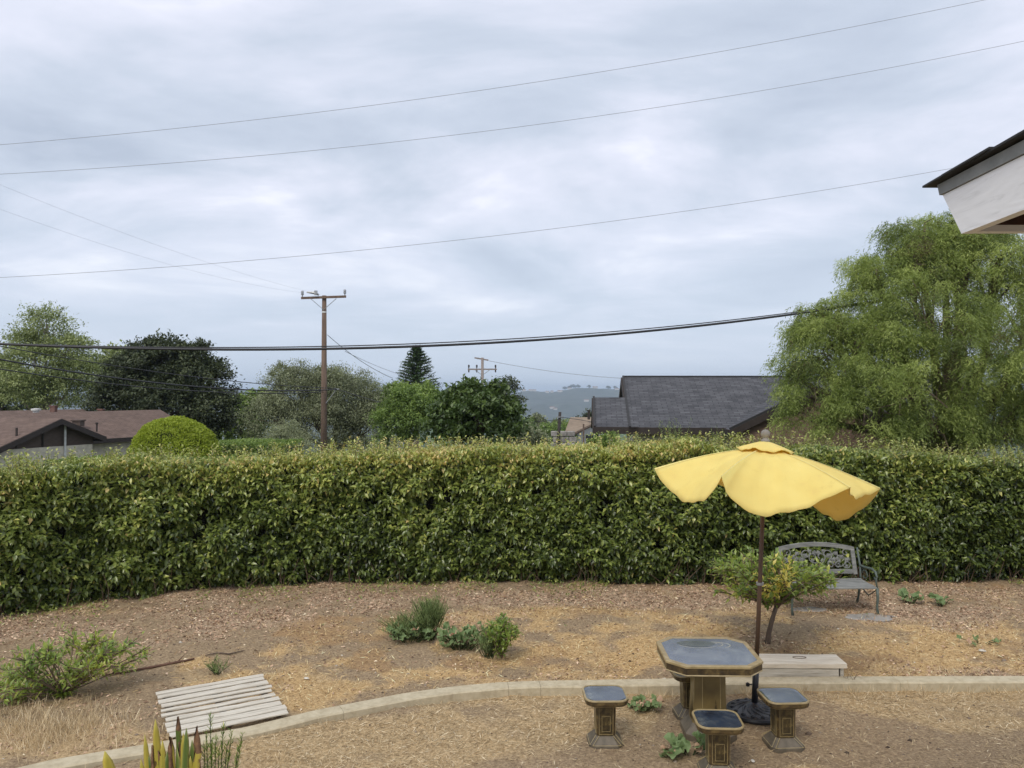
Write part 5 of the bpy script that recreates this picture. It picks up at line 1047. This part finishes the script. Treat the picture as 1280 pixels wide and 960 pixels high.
squash('lobed pale green leaves at the left of the weedy patch', 513, 800, 60, .27, .16, .17, .8, 3, leaf_small)
squash('larger lobed green squash leaves in the middle of the weedy patch', 578, 810, 70, .27, .17, .22, .95, 6, leaf_small)
squash('sprawling dull green weed on the lawn between left stool and table', 800, 884, 26, .17, .12, .08, .8, 7, leaf_small)
squash('big leaved squash seedling by the nearest stool', 862, 938, 12, .15, .12, .13, .8, 2)
squash('patch of dull green leaves right of the nearest squash seedling on the lawn', 838, 945, 5, .10, .06, .06, .8, 2)
squash('green leafy plant at the hedge foot right of the bench', 1137, 756, 14, .12, .10, .14, .7, 3)
squash('smaller leafy plant at the hedge foot farther right of the bench', 1178, 756, 9, .14, .08, .12, .65)
squash('small leafy plant by the hedge foot near the right edge', 1225, 805, 7, .25, .1, .06, .8, 1, leaf_small)
# green weeds trailing along the hedge foot
n = 5200; s = rng.uniform(0, sl[-1], n); x, y, tx, ty = hedge_at(s); dns = n2(x, y, 1.1, 2, 88); o_f = rng.exponential(.32, n); x = x+ty*(o_f-.1); y = y-tx*(o_f-.1); k = (dns > .5) & (abs(x) < .72*y+.5); x, y = x[k], y[k]; n = len(x)
leaves('ground_weeds', np.stack([x, y, on_ground(x, y)+rng.uniform(0, .09, n)], 1), nrm(rdir(n)+np.array([0, 0, .5])), nrm(rdir(n)*.5+np.array([0, 0, 1.])), rng.uniform(.03, .06, n), rng.uniform(.012, .028, n), rng.uniform(.3, .75, n), lm_hedge, None, 'stuff', 5)
# fallen stick
def lie(px, py, z=.085): q_ = G(px, py, z); return Vector((q_.x, q_.y, float(on_ground(np.array([q_.x]), np.array([q_.y]))[0])+.014))
pts = [lie(*q_) for q_ in ((128, 844), (160, 839), (195, 832), (222, 827), (243, 823.5))]; m = MB(); o0 = pts[0].copy(); m.tube([q_-o0 for q_ in pts], [.008, .012, .014, .014, .011], 7); m.tube([pts[3]-o0, pts[3]-o0+Vector((.05, .04, .06))], [.006, .003], 5)
o_ = m.build('fallen_branch', M('red_brown_bark', (.14, .075, .05), 9, .9, .6), None, True); o_.location = o0; tag(o_, 'long reddish brown stick lying on the ground above the wooden platform', 'stick')
pts = [lie(*q_) for q_ in ((256, 819), (272, 816), (286, 816.5), (306, 812))]; m = MB(); o0 = pts[0].copy(); m.tube([q_-o0 for q_ in pts], [.006, .009, .009, .004], 6); o_ = m.build('fallen_branch', bark, None, True); o_.location = o0; tag(o_, 'shorter dark stick lying right of the long reddish one', 'stick')
# dry twiggy weed by the kerb
q_ = G(1060, 858, .02); tw = empty('dry_weed', (q_.x, q_.y, .0), 'dry brown twiggy weed standing against the kerb right of the plank seat', 'plant'); m = MB()
for i in range(9):
    e_ = Vector((random.gauss(0, .07), random.gauss(0, .03), random.uniform(.1, .24))); m.tube([(0, 0, 0), e_*.5+Vector((.01, 0, 0)), e_], [.003, .002, .001], 4); m.tube([e_*.6, e_*.6+Vector((random.gauss(0, .04), 0, .05))], [.002, .001], 4)
m.build('stems', twig, tw)
# white scraps / stones a viewer can see
wst = M('white_stone', (.6, .57, .5), 20, .8, .3)
for px, py, r_, lb in ((941, 950, .018, 'small white stone on the lawn in front of the umbrella base'), (1228, 815, .03, 'pale stone in the dry garden near the right edge'), (383, 849, .022, 'whitish stone in the straw right of the wooden platform'), (830, 848, .02, 'small brown stone lying on the kerb left of the table')):
    q_ = lie(px, py, .03 if py > 870 else .08); m = MB(); m.lathe([(r_*.5, -r_*.5), (r_, 0), (r_*.8, r_*.4), (r_*.1, r_*.6)], 7); o_ = m.build('stone', wst); o_.location = q_; o_.scale = (1.4, .9, .8); o_.rotation_euler[2] = px; tag(o_, lb, 'stone')

# ------------------------------------------------------------------ strap leaved plant in the foreground
def strapmat(name, a, b, edge):
    m_, t, p, o = newmat(name); at_ = t.nodes.new('ShaderNodeAttribute'); at_.attribute_name = 'c'; n_ = noise(t, 9, 5, .6, 0, (3, 3, .5))
    c = ramp(t, [(0, a), (.55, b), (.8, edge), (1, edge)], at_.outputs['Fac']); c = mix(t, c, ramp(t, [(.3, (.7, .7, .7)), (.7, (1.2, 1.2, 1.1))], n_), .7, 'MULTIPLY'); t.links.new(c, p.inputs['Base Color']); p.inputs['Roughness'].default_value = .45
    tr_ = t.nodes.new('ShaderNodeBsdfTranslucent'); t.links.new(c, tr_.inputs[0]); ms = t.nodes.new('ShaderNodeMixShader'); ms.inputs[0].default_value = .25; t.links.new(p.outputs[0], ms.inputs[1]); t.links.new(tr_.outputs[0], ms.inputs[2]); t.links.new(ms.outputs[0], o.inputs[0]); return m_
s_green = strapmat('strap_green', (.09, .15, .03), (.16, .22, .05), (.4, .4, .12)); s_yel = strapmat('strap_yellow', (.42, .38, .06), (.55, .46, .08), (.6, .5, .12)); s_wilt = M('wilted_tip', [(.3, (.07, .035, .02)), (.7, (.25, .14, .07))], 25, .8, .5)
sp_ = empty('strap_leaf_plant', (-2.05, 4.75, 0), 'clump of upright green and yellow strap leaves with brown wilted tips at the bottom edge', 'plant')
def strap(px, py, w_px, yel=False, wilt=0., lean=0., d=4.75, bx=None):
    tip = P(px, py, d)-sp_.location; bx_ = (tip.x-lean*.4) if bx is None else bx; base = Vector((bx_*.55, random.uniform(-.06, .06), 0)); w_ = w_px*d/F; rings = []; n_ = 12; m = MB(); idx_ = []; cv = []
    az_ = random.uniform(-.5, .5); sx = Vector((math.cos(az_), math.sin(az_), 0)); sy = Vector((-math.sin(az_), math.cos(az_), 0))
    for i in range(n_+1):
        f = i/n_; c = base.lerp(tip, f)+Vector((lean*.12*math.sin(f*3.14), 0, 0)); ww = w_*(.55+.45*min(1, f*2.5))*(1 if f < .8 else max(.06, math.cos((f-.8)/.2*math.pi/2)**.6)); m.v += [tuple(c-sx*ww/2+sy*ww*.22), tuple(c-sx*ww*.25+sy*ww*.05), tuple(c), tuple(c+sx*ww*.25+sy*ww*.05), tuple(c+sx*ww/2+sy*ww*.22)]; cv += [1, .5, .1, .5, 1]
    nw = int(round(wilt*n_))
    for i in range(n_):
        for j in range(4): m.f.append((i*5+j, i*5+j+1, i*5+6+j, i*5+5+j)); m.m.append(1 if i >= n_-nw else 0)
    o_ = m.build('leaf', [s_yel if yel else s_green, s_wilt], sp_, True); at_ = o_.data.attributes.new('c', 'FLOAT', 'POINT'); at_.data.foreach_set('value', cv)
    if nw: # shrivelled tip
        for k in range((n_-nw)*5, len(o_.data.vertices)): v = o_.data.vertices[k].co; v.x += random.uniform(-.008, .008); v.y += random.uniform(-.01, .01); v.z += random.uniform(-.006, .006)
    md = o_.modifiers.new('thickness', 'SOLIDIFY'); md.thickness = .002; return o_
for a in [(131, 939, 15, True, 0, -.3), (181, 918, 7, True, 0, -.05), (194, 899, 10, True, 0, -.12), (222, 896, 8, False, .12, 0), (213, 921, 6, False, .25, 0), (233, 910, 9, False, 0, .02), (229, 916, 8, True, 0, 0), (246, 908, 12, True, .13, .05), (203, 925, 9, True, 0, -.05), (198, 938, 10, False, .12, -.05), (186, 945, 10, False, 0, -.1), (240, 925, 10, False, 0, .06), (250, 948, 9, False, .1, .12), (209, 940, 11, False, 0, 0), (221, 935, 11, False, 0, 0), (194, 952, 9, False, .15, -.08), (238, 945, 10, True, 0, .05), (176, 948, 8, True, 0, -.15), (228, 942, 8, False, 0, .02), (216, 930, 5, True, 0, -.2), (206, 945, 6, False, 0, .2), (236, 932, 5, False, 0, -.25), (243, 938, 6, True, .1, .2), (200, 948, 6, True, 0, .15), (224, 926, 5, False, .2, .1), (191, 932, 5, True, .15, -.25)]:
    strap(*a)
b0 = (P(268, 940, 4.75).x, 4.75, 0.0); rs = empty('needle_shrub', b0, 'needle leaved green sprigs beside the strap leaf plant at the bottom edge', 'shrub'); m = MB(); pos = []; dr = []
for px, py in ((263, 896), (258, 918), (279, 909), (290, 914), (303, 918), (270, 925), (284, 930), (274, 935), (298, 935), (265, 930), (255, 935)):
    e_ = P(px, py, 4.75+random.uniform(-.06, .06))-Vector(b0); st_p = [Vector((e_.x*.15, 0, 0)), Vector((e_.x*.55, 0, e_.z*.5)), e_]; m.tube(st_p, [.006, .004, .002], 5)
    for j in range(110):
        t_ = .35+.65*random.random()**.7; k_ = t_*2; q_ = st_p[0].lerp(st_p[1], k_) if k_ < 1 else st_p[1].lerp(st_p[2], k_-1); pos.append(q_); dr.append(Vector(rdir(1)[0])*.55+Vector((0, 0, .9)))
m.build('stems', twig_green, rs); n_ = len(pos); leaves('foliage', np.array(pos), np.array(dr), rdir(n_), rng.uniform(.025, .055, n_), rng.uniform(.003, .006, n_), np.clip(rng.normal(.45, .2, n_), 0, .88), lm_citrus, rs, 'stuff', 4)

# ------------------------------------------------------------------ air
hzb = MB(); hzb.box((0, 5200, -50), (26000, 13000, 300)); hm_ = bpy.data.materials.new('haze_air'); hm_.use_nodes = True; t = hm_.node_tree; t.nodes.clear(); o = t.nodes.new('ShaderNodeOutputMaterial'); v = t.nodes.new('ShaderNodeVolumePrincipled')
v.inputs['Color'].default_value = (.69, .81, .98, 1); v.inputs['Density'].default_value = .00017; v.inputs['Anisotropy'].default_value = .2; t.links.new(v.outputs[0], o.inputs['Volume'])
ho = hzb.build('haze', hm_, None, kind='stuff')
